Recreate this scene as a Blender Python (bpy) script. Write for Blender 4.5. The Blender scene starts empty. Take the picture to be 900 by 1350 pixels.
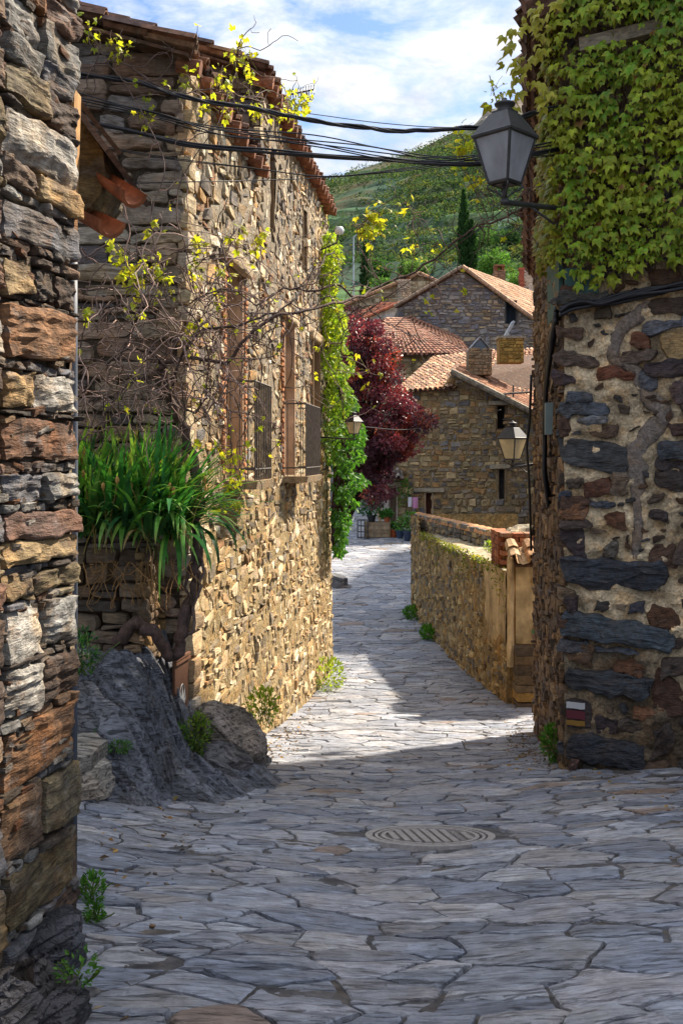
import bpy, math, random
import numpy as np

rng = np.random.default_rng(11)
random.seed(11)
SC = bpy.context.scene
COL = SC.collection
F = 1300.0                     # focal length in photo pixels; the eye is the world origin


def P(x, y, Y):
    """Point that the photo shows at (x, y), Y metres ahead of the eye."""
    return np.array([(x - 450) / F * Y, Y, (600 - y) / F * Y])


# ------------------------------------------------------------------ camera
cam = bpy.data.cameras.new('camera')
cam.sensor_fit = 'VERTICAL'
cam.sensor_height = 36.0
cam.sensor_width = 24.0
cam.lens = F / 1350 * 36
cam.shift_y = -75 / 1350
cam.clip_start = 0.05
cam.clip_end = 3000
camo = bpy.data.objects.new('camera', cam)
camo.rotation_euler = (math.radians(90), 0, 0)
COL.objects.link(camo)
SC.camera = camo

# ------------------------------------------------------------------ light
SUN_AZ = 48.0                  # degrees clockwise from straight ahead
SUN_EL = 46.0
SKY_STRENGTH = 0.15
SUN_STRENGTH = 4.4
EXPOSURE = 1.5
CLOUD = 0.82
SC.view_settings.view_transform = 'Standard'
SC.view_settings.look = 'None'
SC.view_settings.gamma = 1
SC.view_settings.use_curve_mapping = False
SC.view_settings.exposure = EXPOSURE
sun = bpy.data.lights.new('sun', 'SUN')
sun.energy = SUN_STRENGTH
sun.angle = math.radians(2.4)
sun.color = (1.0, 0.88, 0.72)
suno = bpy.data.objects.new('sun', sun)
suno.rotation_euler = (math.radians(90 - SUN_EL), 0, math.radians(180 - SUN_AZ))
suno.location = (30, 40, 40)
COL.objects.link(suno)

W = bpy.data.worlds.new('World')
SC.world = W
W.use_nodes = True
nt = W.node_tree
nt.nodes.clear()


def nd(nt, t, **kw):
    n = nt.nodes.new('ShaderNode' + t)
    for k, v in kw.items():
        if k in n.inputs:
            n.inputs[k].default_value = v
        else:
            setattr(n, k, v)
    return n


def ln(nt, a, ao, b, bi):
    nt.links.new(a.outputs[ao], b.inputs[bi])


sky = nd(nt, 'TexSky', sky_type='NISHITA', sun_disc=False)
sky.sun_elevation = math.radians(SUN_EL)
sky.sun_rotation = math.radians(SUN_AZ)
sky.air_density = 1.0
sky.dust_density = 0.6
tc = nd(nt, 'TexCoord')
sep = nd(nt, 'SeparateXYZ')
ln(nt, tc, 'Generated', sep, 0)
zz = nd(nt, 'Math', operation='ADD')
zz.inputs[1].default_value = 0.22
ln(nt, sep, 'Z', zz, 0)
dx = nd(nt, 'Math', operation='DIVIDE')
dy = nd(nt, 'Math', operation='DIVIDE')
ln(nt, sep, 'X', dx, 0); ln(nt, zz, 0, dx, 1)
ln(nt, sep, 'Y', dy, 0); ln(nt, zz, 0, dy, 1)
cmb = nd(nt, 'CombineXYZ')
ln(nt, dx, 0, cmb, 'X'); ln(nt, dy, 0, cmb, 'Y')
mp = nd(nt, 'Mapping')
mp.inputs['Scale'].default_value = (1.5, 1.7, 1)
mp.inputs['Location'].default_value = (3.1, 0.35, 0)
ln(nt, cmb, 0, mp, 0)
cn = nd(nt, 'TexNoise', Scale=2.6, Detail=9, Roughness=0.62, Distortion=0.25)
ln(nt, mp, 0, cn, 'Vector')
cr = nd(nt, 'ValToRGB')
cr.color_ramp.elements[0].position = 0.39
cr.color_ramp.elements[0].color = (0.0, 0.0, 0.0, 1)
cr.color_ramp.elements[1].position = 0.58
cr.color_ramp.elements[1].color = (1, 1, 1, 1)
ln(nt, cn, 'Fac', cr, 0)
cs = nd(nt, 'TexNoise', Scale=7, Detail=6, Roughness=0.6)
ln(nt, mp, 0, cs, 'Vector')
cc = nd(nt, 'ValToRGB')
cc.color_ramp.elements[0].position = 0.3
cc.color_ramp.elements[0].color = (0.66 * CLOUD, 0.70 * CLOUD, 0.78 * CLOUD, 1)
cc.color_ramp.elements[1].position = 0.62
cc.color_ramp.elements[1].color = (CLOUD, CLOUD, CLOUD, 1)
ln(nt, cs, 'Fac', cc, 0)
# an overcast sky is brighter overhead than near the horizon
ov = nd(nt, 'MapRange')
ov.inputs[1].default_value = 0.0; ov.inputs[2].default_value = 1.0
ov.inputs[3].default_value = 1.0; ov.inputs[4].default_value = 8.0
ln(nt, sep, 'Z', ov, 0)
ccs = nd(nt, 'VectorMath', operation='SCALE')
ln(nt, cc, 0, ccs, 0); ln(nt, ov, 0, ccs, 'Scale')
cc = ccs
mix = nd(nt, 'MixRGB')
sk = nd(nt, 'VectorMath', operation='MULTIPLY')
sk.inputs[1].default_value = (0.38, 0.42, 0.50)
ln(nt, sky, 0, sk, 0)
ln(nt, cr, 0, mix, 'Fac'); ln(nt, sk, 0, mix, 'Color1'); ln(nt, cc, 0, mix, 'Color2')
bg = nd(nt, 'Background', Strength=SKY_STRENGTH)
ln(nt, mix, 0, bg, 0)
ln(nt, bg, 0, nd(nt, 'OutputWorld'), 0)

# ------------------------------------------------------------------ colour, noise


def lin(r, g, b):
    f = lambda c: c / 12.92 if c <= 0.04045 else ((c + 0.055) / 1.055) ** 2.4
    return np.array([f(r / 255), f(g / 255), f(b / 255)])


def hx(s):
    return lin(int(s[0:2], 16), int(s[2:4], 16), int(s[4:6], 16))


def _h(ix, iy, iz):
    n = (ix.astype(np.int64) * 374761393 + iy.astype(np.int64) * 668265263 + iz.astype(np.int64) * 1274126177) & 0xffffffff
    n = ((n ^ (n >> 13)) * 1103515245) & 0xffffffff
    n = (n ^ (n >> 16)) & 0xffffff
    return n / float(0x7fffff) - 1.0


def vn(p):
    p = np.asarray(p, float)
    i = np.floor(p).astype(np.int64)
    f = p - i
    f = f * f * (3 - 2 * f)
    x, y, z = i[..., 0], i[..., 1], i[..., 2]
    fx, fy, fz = f[..., 0], f[..., 1], f[..., 2]
    r = 0
    for a in (0, 1):
        for b in (0, 1):
            for c in (0, 1):
                w = (fx if a else 1 - fx) * (fy if b else 1 - fy) * (fz if c else 1 - fz)
                r = r + w * _h(x + a, y + b, z + c)
    return r


def fbm(p, o=4, g=0.5):
    p = np.asarray(p, float)
    r, a = 0, 1.0
    for k in range(o):
        r = r + a * vn(p + 17.3 * k)
        p = p * 2.03
        a *= g
    return r


def n3(x, y, z):
    return np.stack(np.broadcast_arrays(x, y, z), -1)


def unit(v):
    v = np.asarray(v, float)
    return v / np.maximum(np.linalg.norm(v, axis=-1, keepdims=True), 1e-9)


# ------------------------------------------------------------------ objects
ORG = {}


def tag(o, label=None, cat=None, group=None, kind=None):
    if label: o['label'] = label
    if cat: o['category'] = cat
    if group: o['group'] = group
    if kind: o['kind'] = kind
    return o


def thing(name, label, cat, loc, group=None):
    o = bpy.data.objects.new(name, None)
    o.empty_display_size = 0.2
    o.location = loc
    COL.objects.link(o)
    ORG[o.name] = np.array(loc, float)
    return tag(o, label, cat, group)


class MB:
    """Collects geometry in world coordinates; build() links it as ONE mesh object."""

    def __init__(s):
        s.V, s.F, s.c, s.n = [], [], [], 0

    def add(s, V, faces, col=(0.5, 0.5, 0.5)):
        V = np.asarray(V, float).reshape(-1, 3)
        col = np.asarray(col, float)
        if col.ndim == 1:
            col = np.tile(col, (len(V), 1))
        s.V.append(V)
        s.c.append(col.reshape(-1, 3))
        if isinstance(faces, np.ndarray):
            s.F.append(faces + s.n)
        else:
            by = {}
            for f in faces:
                by.setdefault(len(f), []).append(f)
            for f in by.values():
                s.F.append(np.array(f, int) + s.n)
        s.n += len(V)

    def box(s, c, h, U=(1, 0, 0), Vv=(0, 1, 0), Ww=(0, 0, 1), col=(0.5, 0.5, 0.5), j=0.0):
        U, Vv, Ww = unit(U), unit(Vv), unit(Ww)
        V = np.array([np.array(c) + a * h[0] * U + b * h[1] * Vv + d * h[2] * Ww
                      for d in (-1, 1) for a, b in ((-1, -1), (1, -1), (1, 1), (-1, 1))])
        if j:
            V = V + rng.uniform(-j, j, V.shape)
        s.add(V, [(0, 3, 2, 1), (4, 5, 6, 7), (0, 1, 5, 4), (1, 2, 6, 5), (2, 3, 7, 6), (3, 0, 4, 7)], col)

    def hexa(s, bot, top, col=(0.5, 0.5, 0.5)):
        s.add(np.vstack([bot, top]), [(0, 3, 2, 1), (4, 5, 6, 7), (0, 1, 5, 4), (1, 2, 6, 5), (2, 3, 7, 6), (3, 0, 4, 7)], col)

    def prism(s, pts, off, col=(0.5, 0.5, 0.5)):
        """A flat outline given thickness along off."""
        pts = np.asarray(pts, float)
        n = len(pts)
        V = np.vstack([pts, pts + np.asarray(off)])
        s.add(V, [tuple(range(n))[::-1], tuple(range(n, 2 * n))] + [(i, (i + 1) % n, n + (i + 1) % n, n + i) for i in range(n)], col)

    def tube(s, pts, rad, sides=6, col=(0.5, 0.5, 0.5), cap=True):
        pts = np.asarray(pts, float)
        n = len(pts)
        rad = np.broadcast_to(np.asarray(rad, float), (n,))
        T = unit(np.gradient(pts, axis=0))
        a = np.array([0, 0, 1.0]) if abs(T[0][2]) < 0.9 else np.array([1.0, 0, 0])
        A = []
        for t in T:
            a = unit(a - t * np.dot(a, t))
            A.append(a)
        A = np.array(A)
        B = np.cross(T, A)
        th = np.linspace(0, 2 * np.pi, sides, endpoint=False)
        V = pts[:, None] + rad[:, None, None] * (np.cos(th)[None, :, None] * A[:, None] + np.sin(th)[None, :, None] * B[:, None])
        i, k = np.meshgrid(np.arange(n - 1), np.arange(sides), indexing='ij')
        k2 = (k + 1) % sides
        Fq = np.stack([i * sides + k, i * sides + k2, (i + 1) * sides + k2, (i + 1) * sides + k], -1).reshape(-1, 4)
        s.add(V, Fq, col)
        if cap and sides > 2:
            s.F.append(np.array([list(range(sides))[::-1], [(n - 1) * sides + q for q in range(sides)]]) + s.n - n * sides)

    def lathe(s, c, prof, sides=16, col=(0.5, 0.5, 0.5), rot=0.0, sq=False):
        """prof: (radius, z); four sides and rot give square lanterns."""
        th = np.linspace(0, 2 * np.pi, sides, endpoint=False) + rot
        V = np.array([[c[0] + r * math.cos(t), c[1] + r * math.sin(t), c[2] + z] for r, z in prof for t in th])
        fs = [(i * sides + k, i * sides + (k + 1) % sides, (i + 1) * sides + (k + 1) % sides, (i + 1) * sides + k)
              for i in range(len(prof) - 1) for k in range(sides)]
        fs.append(tuple(range(sides))[::-1])
        fs.append(tuple((len(prof) - 1) * sides + k for k in range(sides)))
        s.add(V, fs, col)

    def grid(s, G, col=(0.5, 0.5, 0.5)):
        a, b = G.shape[:2]
        i, k = np.meshgrid(np.arange(a - 1), np.arange(b - 1), indexing='ij')
        f = np.stack([i * b + k, i * b + k + 1, (i + 1) * b + k + 1, (i + 1) * b + k], -1).reshape(-1, 4)
        s.add(G.reshape(-1, 3), f, col)

    def build(s, name, mat, parent=None, smooth=False, loc=None):
        V = np.vstack(s.V)
        cl = np.vstack(s.c)
        me = bpy.data.meshes.new(name)
        if parent is not None:
            org = ORG[parent.name]
        elif loc is not None:
            org = np.array(loc, float)
        else:
            org = np.array([V[:, 0].mean(), V[:, 1].mean(), V[:, 2].min()])
        V = V - org
        loops = np.concatenate([f.reshape(-1) for f in s.F]).astype(np.int32)
        tot = np.concatenate([np.full(len(f), f.shape[1]) for f in s.F]).astype(np.int32)
        st = np.concatenate([[0], np.cumsum(tot)[:-1]]).astype(np.int32)
        me.vertices.add(len(V)); me.loops.add(len(loops)); me.polygons.add(len(tot))
        me.vertices.foreach_set('co', V.astype(np.float32).ravel())
        me.loops.foreach_set('vertex_index', loops)
        me.polygons.foreach_set('loop_start', st)
        me.polygons.foreach_set('use_smooth', np.full(len(tot), bool(smooth)))
        at = me.attributes.new('col', 'FLOAT_COLOR', 'POINT')
        at.data.foreach_set('color', np.hstack([np.clip(cl, 0, 1), np.ones((len(cl), 1))]).astype(np.float32).ravel())
        me.materials.append(mat)
        me.update(calc_edges=True)
        me.validate()
        o = bpy.data.objects.new(name, me)
        COL.objects.link(o)
        if parent is not None:
            o.parent = parent
        else:
            o.location = org
        ORG[o.name] = org
        return o


# ------------------------------------------------------------------ materials
def mat_new(name):
    m = bpy.data.materials.new(name)
    m.use_nodes = True
    m.node_tree.nodes.clear()
    return m, m.node_tree


def noise_on(nt, scale, vec=(1, 1, 1), detail=6, rough=0.6, rot=(0, 0, 0), dist=0.0):
    t = nd(nt, 'TexCoord')
    mp = nd(nt, 'Mapping')
    mp.inputs['Scale'].default_value = vec
    mp.inputs['Rotation'].default_value = rot
    ln(nt, t, 'Object', mp, 0)
    n = nd(nt, 'TexNoise', Scale=scale, Detail=detail, Roughness=rough, Distortion=dist)
    ln(nt, mp, 0, n, 'Vector')
    return n


def ramp(nt, src, out, lo, hi, a, b):
    m = nd(nt, 'MapRange')
    m.inputs[1].default_value = lo; m.inputs[2].default_value = hi
    m.inputs[3].default_value = a; m.inputs[4].default_value = b
    ln(nt, src, out, m, 0)
    return m


def stone_mat(name, sc=9.0, bump=0.35, rough=0.85, streak=(1, 1, 7), ssc=14.0, lo=0.5, hi=1.55, tint=(1.25, 0.95, 0.62),
              tamt=0.5, spec=0.25, dist=0.02, base=None, rot=(0, 0, 0), lichen=0.0, patch=0.0, crack=0.0):
    m, nt = mat_new(name)
    if base is None:
        at = nd(nt, 'Attribute', attribute_name='col'); ao = 'Color'
    else:
        at = nd(nt, 'RGB'); at.outputs[0].default_value = (*base, 1); ao = 0
    n1 = noise_on(nt, sc, detail=9, rough=0.68)
    n2 = noise_on(nt, ssc, streak, detail=5, rough=0.6, rot=rot, dist=0.4)
    n3_ = noise_on(nt, sc * 0.28, detail=3)
    v1 = ramp(nt, n1, 'Fac', 0.3, 0.7, lo, hi)
    v2 = ramp(nt, n2, 'Fac', 0.3, 0.7, 0.62, 1.3)
    mu = nd(nt, 'Math', operation='MULTIPLY')
    ln(nt, v1, 0, mu, 0); ln(nt, v2, 0, mu, 1)
    tn = nd(nt, 'MixRGB', blend_type='MULTIPLY')
    tf = ramp(nt, n3_, 'Fac', 0.48, 0.62, 0, tamt)
    tn.inputs['Color2'].default_value = (*tint, 1)
    ln(nt, tf, 0, tn, 'Fac'); ln(nt, at, ao, tn, 'Color1')
    vm = nd(nt, 'VectorMath', operation='SCALE')
    ln(nt, tn, 0, vm, 0); ln(nt, mu, 0, vm, 'Scale')
    bs = nd(nt, 'BsdfPrincipled', Roughness=rough)
    bs.inputs['Specular IOR Level'].default_value = spec
    last = vm
    if lichen:
        nl = noise_on(nt, 5.5, detail=8, rough=0.75)
        fl = ramp(nt, nl, 'Fac', 0.56, 0.66, 0, lichen)
        ml = nd(nt, 'MixRGB')
        ml.inputs['Color2'].default_value = (0.5, 0.46, 0.36, 1)
        ln(nt, fl, 0, ml, 'Fac'); ln(nt, vm, 0, ml, 'Color1')
        last = ml
    if patch:
        for k, (sc2, a, b, cl) in enumerate(((4.5, .5, .6, (0.07, 0.05, 0.04)), (7.0, .56, .64, (0.21, 0.12, 0.065)), (5.5, .57, .66, (0.26, 0.25, 0.24)))):
            np_ = noise_on(nt, sc2, (1, 1, 1.8), detail=8, rough=0.72, rot=(0.2 * k, 0.9 * k, 0.4 * k))
            fp = ramp(nt, np_, 'Fac', a, b, 0, patch * (0.85 if k == 0 else 0.6))
            mp_ = nd(nt, 'MixRGB')
            mp_.inputs['Color2'].default_value = (*cl, 1)
            ln(nt, fp, 0, mp_, 'Fac'); ln(nt, last, 0, mp_, 'Color1')
            last = mp_
    if crack:
        nc_ = noise_on(nt, 5.0, (0.75, 7, 7), detail=7, rough=0.7, rot=rot, dist=0.6)
        fc = ramp(nt, nc_, 'Fac', 0.36, 0.46, 1 - crack, 1.0)
        sc_ = nd(nt, 'VectorMath', operation='SCALE')
        ln(nt, last, 0, sc_, 0); ln(nt, fc, 0, sc_, 'Scale')
        last = sc_
    ln(nt, last, 0, bs, 'Base Color')
    ad = nd(nt, 'Math', operation='MULTIPLY_ADD')
    ln(nt, n2, 'Fac', ad, 0); ad.inputs[1].default_value = 0.8; ln(nt, n1, 'Fac', ad, 2)
    if crack:
        a2 = nd(nt, 'Math', operation='MULTIPLY_ADD')
        ln(nt, fc, 0, a2, 0); a2.inputs[1].default_value = 0.9; ln(nt, ad, 0, a2, 2)
        ad = a2
    bp = nd(nt, 'Bump', Strength=bump, Distance=dist)
    ln(nt, ad, 0, bp, 'Height'); ln(nt, bp, 0, bs, 'Normal')
    ln(nt, bs, 0, nd(nt, 'OutputMaterial'), 0)
    return m


def plain_mat(name, col=None, rough=0.6, metal=0.0, var=0.25, sc=20.0, bump=0.15, spec=0.4):
    m, nt = mat_new(name)
    if col is None:
        at = nd(nt, 'Attribute', attribute_name='col'); ao = 'Color'
    else:
        at = nd(nt, 'RGB'); at.outputs[0].default_value = (*col, 1); ao = 0
    n1 = noise_on(nt, sc, detail=7, rough=0.65)
    v1 = ramp(nt, n1, 'Fac', 0.3, 0.7, 1 - var, 1 + var)
    vm = nd(nt, 'VectorMath', operation='SCALE')
    ln(nt, at, ao, vm, 0); ln(nt, v1, 0, vm, 'Scale')
    bs = nd(nt, 'BsdfPrincipled', Roughness=rough, Metallic=metal)
    bs.inputs['Specular IOR Level'].default_value = spec
    ln(nt, vm, 0, bs, 'Base Color')
    bp = nd(nt, 'Bump', Strength=bump, Distance=0.01)
    ln(nt, n1, 'Fac', bp, 'Height'); ln(nt, bp, 0, bs, 'Normal')
    ln(nt, bs, 0, nd(nt, 'OutputMaterial'), 0)
    return m


def leaf_mat(name, trans=0.45, boost=(1.25, 1.25, 0.7), rough=0.5, var=0.35, sc=14.0, spec=0.35):
    m, nt = mat_new(name)
    at = nd(nt, 'Attribute', attribute_name='col')
    n1 = noise_on(nt, sc, detail=4)
    v1 = ramp(nt, n1, 'Fac', 0.3, 0.7, 1 - var, 1 + var)
    vm = nd(nt, 'VectorMath', operation='SCALE')
    ln(nt, at, 'Color', vm, 0); ln(nt, v1, 0, vm, 'Scale')
    bs = nd(nt, 'BsdfPrincipled', Roughness=rough)
    bs.inputs['Specular IOR Level'].default_value = spec
    ln(nt, vm, 0, bs, 'Base Color')
    tr = nd(nt, 'BsdfTranslucent')
    tm = nd(nt, 'VectorMath', operation='MULTIPLY')
    tm.inputs[1].default_value = boost
    ln(nt, vm, 0, tm, 0); ln(nt, tm, 0, tr, 0)
    mx = nd(nt, 'MixShader')
    mx.inputs[0].default_value = trans
    ln(nt, bs, 0, mx, 1); ln(nt, tr, 0, mx, 2)
    ln(nt, mx, 0, nd(nt, 'OutputMaterial'), 0)
    return m


M = {}
M['near_stone'] = stone_mat('near_stone', sc=15, bump=1.0, dist=0.03, lo=0.35, hi=1.6, streak=(1, 1, 5), ssc=14, tamt=0.6, patch=0.75)
M['wall_stone'] = stone_mat('wall_stone', sc=9, bump=0.6, dist=0.02, lo=0.6, hi=1.5, tamt=0.45)
M['facade_stone'] = stone_mat('facade_stone', sc=18, bump=1.0, dist=0.03, lo=0.4, hi=1.6, tint=(1.2, 0.95, 0.75), tamt=0.4, rough=0.7, spec=0.35, patch=0.28)
M['far_stone'] = stone_mat('far_stone', sc=3, bump=0.4, dist=0.04, lo=0.6, hi=1.4, tamt=0.4)
M['mortar'] = stone_mat('mortar', sc=7, bump=0.8, dist=0.03, lo=0.6, hi=1.35, streak=(1, 1, 1), tamt=0.6)
M['rough_mortar'] = stone_mat('rough_mortar', sc=20, bump=1.0, dist=0.03, lo=0.45, hi=1.4, streak=(1, 1, 1), ssc=30, tamt=0.5, patch=0.22)
M['facade_mortar'] = stone_mat('facade_mortar', sc=22, bump=1.0, dist=0.03, lo=0.6, hi=1.35, streak=(1, 1, 1), ssc=40, tamt=0.45, patch=0.12)
M['dark_joint'] = stone_mat('dark_joint', sc=9, bump=0.6, base=(0.06, 0.048, 0.036), streak=(1, 1, 3))
M['slate'] = stone_mat('slate', sc=11, bump=0.8, dist=0.02, lo=0.66, hi=1.32, streak=(0.9, 6, 6), ssc=9, rough=0.5, spec=0.5, crack=0.55,
                       tint=(1.1, 1.0, 0.88), tamt=0.6, rot=(0, 0, 0.12))
M['rock'] = stone_mat('rock', crack=0.6, sc=6, bump=1.0, dist=0.04, lo=0.5, hi=1.5, streak=(1, 1, 7), ssc=6, rough=0.6, spec=0.4, rot=(0.35, 0.55, 0), tamt=0.35)
M['dirt'] = stone_mat('dirt', sc=14, bump=0.7, dist=0.02, lo=0.6, hi=1.4, streak=(1, 1, 1), tamt=0.5)
M['tile'] = stone_mat('tile', sc=8, bump=0.3, dist=0.01, lo=0.5, hi=1.4, streak=(1, 1, 1), tint=(0.7, 0.75, 0.75), tamt=0.75, lichen=0.35)
M['ochre'] = stone_mat('ochre', sc=4, bump=0.4, dist=0.015, lo=0.7, hi=1.2, streak=(1.6, 1.6, .8), ssc=3, tint=(0.55, 0.5, 0.42), tamt=0.75)
M['plaster'] = stone_mat('plaster', sc=5, bump=0.25, dist=0.01, lo=0.75, hi=1.2, streak=(3, 3, 0.5), ssc=2.5, tint=(0.75, 0.62, 0.45), tamt=0.6)
M['wood'] = stone_mat('wood', sc=10, bump=0.6, dist=0.012, lo=0.6, hi=1.4, streak=(8, 8, 0.6), ssc=5, tamt=0.3)
M['beam'] = stone_mat('beam', sc=10, bump=0.7, dist=0.012, lo=0.6, hi=1.4, streak=(0.5, 6, 10), ssc=6, tamt=0.3)
M['bark'] = stone_mat('bark', sc=20, bump=0.8, dist=0.01, lo=0.6, hi=1.4, streak=(6, 6, 1), ssc=12, tamt=0.2)
M['terrain'] = stone_mat('terrain', sc=0.09, bump=0.6, dist=1.0, lo=0.55, hi=1.5, streak=(0.6, 1, 3), ssc=0.12, tint=(1.35, 0.95, 0.8), tamt=0.5, rough=0.95, spec=0.05)
M['iron'] = plain_mat('iron', (0.035, 0.035, 0.038), rough=0.5, metal=0.0, var=0.4, sc=12)
M['rust_iron'] = plain_mat('rust_iron', (0.07, 0.058, 0.048), rough=0.65, var=0.5, sc=16)
M['cable'] = plain_mat('cable', (0.012, 0.012, 0.016), rough=0.5, var=0.3)
M['paint'] = plain_mat('paint', None, rough=0.6, var=0.12, sc=9)
M['metal'] = plain_mat('metal', None, rough=0.4, metal=0.6, var=0.2, sc=9)
M['cloth'] = plain_mat('cloth', None, rough=0.9, var=0.1, sc=30)
M['cast_iron'] = plain_mat('cast_iron', None, rough=0.5, var=0.35, sc=30, spec=0.5)
M['ivy_leaf'] = leaf_mat('ivy_leaf', 0.2, (1.25, 1.2, 0.6), rough=0.5, spec=0.22)
M['vine_leaf'] = leaf_mat('vine_leaf', 0.6, (1.35, 1.3, 0.5))
M['small_leaf'] = leaf_mat('small_leaf', 0.45, (1.25, 1.3, 0.6))
M['red_leaf'] = leaf_mat('red_leaf', 0.3, (1.5, 0.75, 0.6), rough=0.42, spec=0.4)
M['strap_leaf'] = leaf_mat('strap_leaf', 0.35, (1.2, 1.25, 0.5), rough=0.52, sc=6, spec=0.25, var=0.5)
M['shrub'] = leaf_mat('shrub', 0.3, (1.1, 1.25, 0.7), rough=0.8, sc=0.3, spec=0.1)


def glass_mat(name, col, tr):
    m, nt = mat_new(name)
    n1 = noise_on(nt, 6, (1, 1, 0.5), detail=5)
    v = ramp(nt, n1, 'Fac', 0.3, 0.7, 0.75, 1.2)
    vm = nd(nt, 'VectorMath', operation='SCALE')
    vm.inputs[0].default_value = col
    ln(nt, v, 0, vm, 'Scale')
    bs = nd(nt, 'BsdfPrincipled', Roughness=0.35)
    ln(nt, vm, 0, bs, 'Base Color')
    t = nd(nt, 'BsdfTranslucent')
    ln(nt, vm, 0, t, 0)
    mx = nd(nt, 'MixShader')
    mx.inputs[0].default_value = tr
    ln(nt, bs, 0, mx, 1); ln(nt, t, 0, mx, 2)
    ln(nt, mx, 0, nd(nt, 'OutputMaterial'), 0)
    return m


M['frosted'] = glass_mat('frosted', (0.55, 0.56, 0.6), 0.6)
M['frosted_backlit'] = glass_mat('frosted_backlit', (0.85, 0.8, 0.66), 0.75)  # sun-backlit look put into the cream glass colour

# ------------------------------------------------------------------ masonry
UP = np.array([0, 0, 1.0])


def frame(O, U, Vv=UP):
    U = unit(U)
    Vv = unit(Vv)
    return np.array(O, float), U, Vv, unit(np.cross(U, Vv))     # N = outward, left-to-right seen from outside


G1 = {3: np.array([-1, -.7, .7, 1]), 4: np.array([-1, -.8, 0, .8, 1]), 6: np.array([-1, -.88, -.45, 0, .45, .88, 1]),
      10: np.array([-1, -.94, -.8, -.5, -.25, 0, .25, .5, .8, .94, 1]),
      16: np.concatenate([[-1, -.965, -.88], np.linspace(-.75, .75, 11), [.88, .965, 1]])}


def stones(mb, fr, R, col, prot, n=6, jit=0.1, rough=0.012, fq=9.0, lay=0.0, tilt=None, back=0.03, wob=0.0, rnd=0.22, batter=None, floor=0.004, sl=0.35):
    """Every rectangle of R (u0,u1,v0,v1) becomes a rough-faced stone standing prot proud of the wall."""
    R = np.asarray(R, float)
    S = len(R)
    if S == 0:
        return
    O, U, Vv, N = fr
    col = np.broadcast_to(np.asarray(col, float), (S, 3))
    prot = np.broadcast_to(np.asarray(prot, float), (S,))
    g = G1[n]
    s, t = np.meshgrid(g, g, indexing='ij')
    m = len(g)
    w = (R[:, 1] - R[:, 0]) / 2
    h = (R[:, 3] - R[:, 2]) / 2
    cj = rng.uniform(-1, 1, (S, 2, 2, 2)) * jit
    a, b = (s + 1) / 2, (t + 1) / 2
    def bil(k):
        return (cj[:, 0, 0, k, None, None] * (1 - a) * (1 - b) + cj[:, 1, 0, k, None, None] * a * (1 - b)
                + cj[:, 0, 1, k, None, None] * (1 - a) * b + cj[:, 1, 1, k, None, None] * a * b)
    mn = np.minimum(w, h)[:, None, None]
    ss = s * np.sqrt(1 - rnd * t * t * (s * s))
    tt = t * np.sqrt(1 - rnd * s * s * (t * t))
    uc = (R[:, 0] + R[:, 1])[:, None, None] / 2
    vc = (R[:, 2] + R[:, 3])[:, None, None] / 2
    u = uc + w[:, None, None] * ss + bil(0) * mn * 2
    v = vc + h[:, None, None] * tt + bil(1) * mn * 2
    if tilt is not None:
        v = v + np.broadcast_to(tilt, (S,))[:, None, None] * (u - uc)
    k = rng.uniform(0, 99, S)[:, None, None]
    if wob:
        du = wob * fbm(n3(u * 9, v * 9, k), 3, 0.6)
        dv = wob * fbm(n3(u * 9 + 31, v * 9, k), 3, 0.6)
        u = u + du
        v = v + dv
    e = np.maximum(abs(s), abs(t))[None]
    d = prot[:, None, None] * (1 - 0.35 * e ** 6)
    slope = rng.uniform(-1, 1, (S, 2)) * sl
    d = d + prot[:, None, None] * (slope[:, 0, None, None] * s + slope[:, 1, None, None] * t) * 0.5
    nz = rough * fbm(n3(u * fq, v * fq, k), 4, 0.55)
    if lay:
        nz = nz + lay * vn(n3(u * 5, v * 55 + 3 * vn(n3(u * 4, v * 4, k)), k)) 
    d = np.where(e > 0.999, -back, np.maximum(d + nz, floor))
    if batter is not None:
        d = d + batter(u, v)
    X = O + u[..., None] * U + v[..., None] * Vv + d[..., None] * N
    i, j = np.meshgrid(np.arange(m - 1), np.arange(m - 1), indexing='ij')
    f = np.stack([i * m + j, (i + 1) * m + j, (i + 1) * m + j + 1, i * m + j + 1], -1).reshape(-1, 4)
    f = (f[None] + (np.arange(S) * m * m)[:, None, None]).reshape(-1, 4)
    mb.add(X.reshape(-1, 3), f, np.repeat(col, m * m, 0))


def courses(u0, u1, v0, v1, hr, wr, mask=None, gap=0.006, split=0.25):
    R = []
    v = v0
    while v < v1:
        h = rng.uniform(*hr)
        u = u0 + rng.uniform(-wr[1], 0)
        while u < u1:
            w = rng.uniform(*wr) * (0.6 + 0.8 * rng.random())
            a, b = max(u, u0), min(u + w, u1)
            if b - a > wr[0] * 0.3:
                if rng.random() < split:
                    q = rng.uniform(0.3, 0.7)
                    R += [(a, b, v, v + h * q - gap), (a, b, v + h * q, v + h)]
                else:
                    R.append((a, b, v, v + h))
            u += w + gap
        v += h + gap
    R = np.array(R)
    if mask is not None:
        uc, vc = (R[:, 0] + R[:, 1]) / 2, (R[:, 2] + R[:, 3]) / 2
        R = R[np.array([bool(mask(a, b)) for a, b in zip(uc, vc)])]
    return R


def pick(pal, n, var=0.22):
    pal = np.array([hx(c) if isinstance(c, str) else c for c in pal])
    c = pal[rng.integers(0, len(pal), n)]
    return np.clip(c * rng.uniform(1 - var, 1 + var, (n, 1)), 0.004, 0.9)


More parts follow.
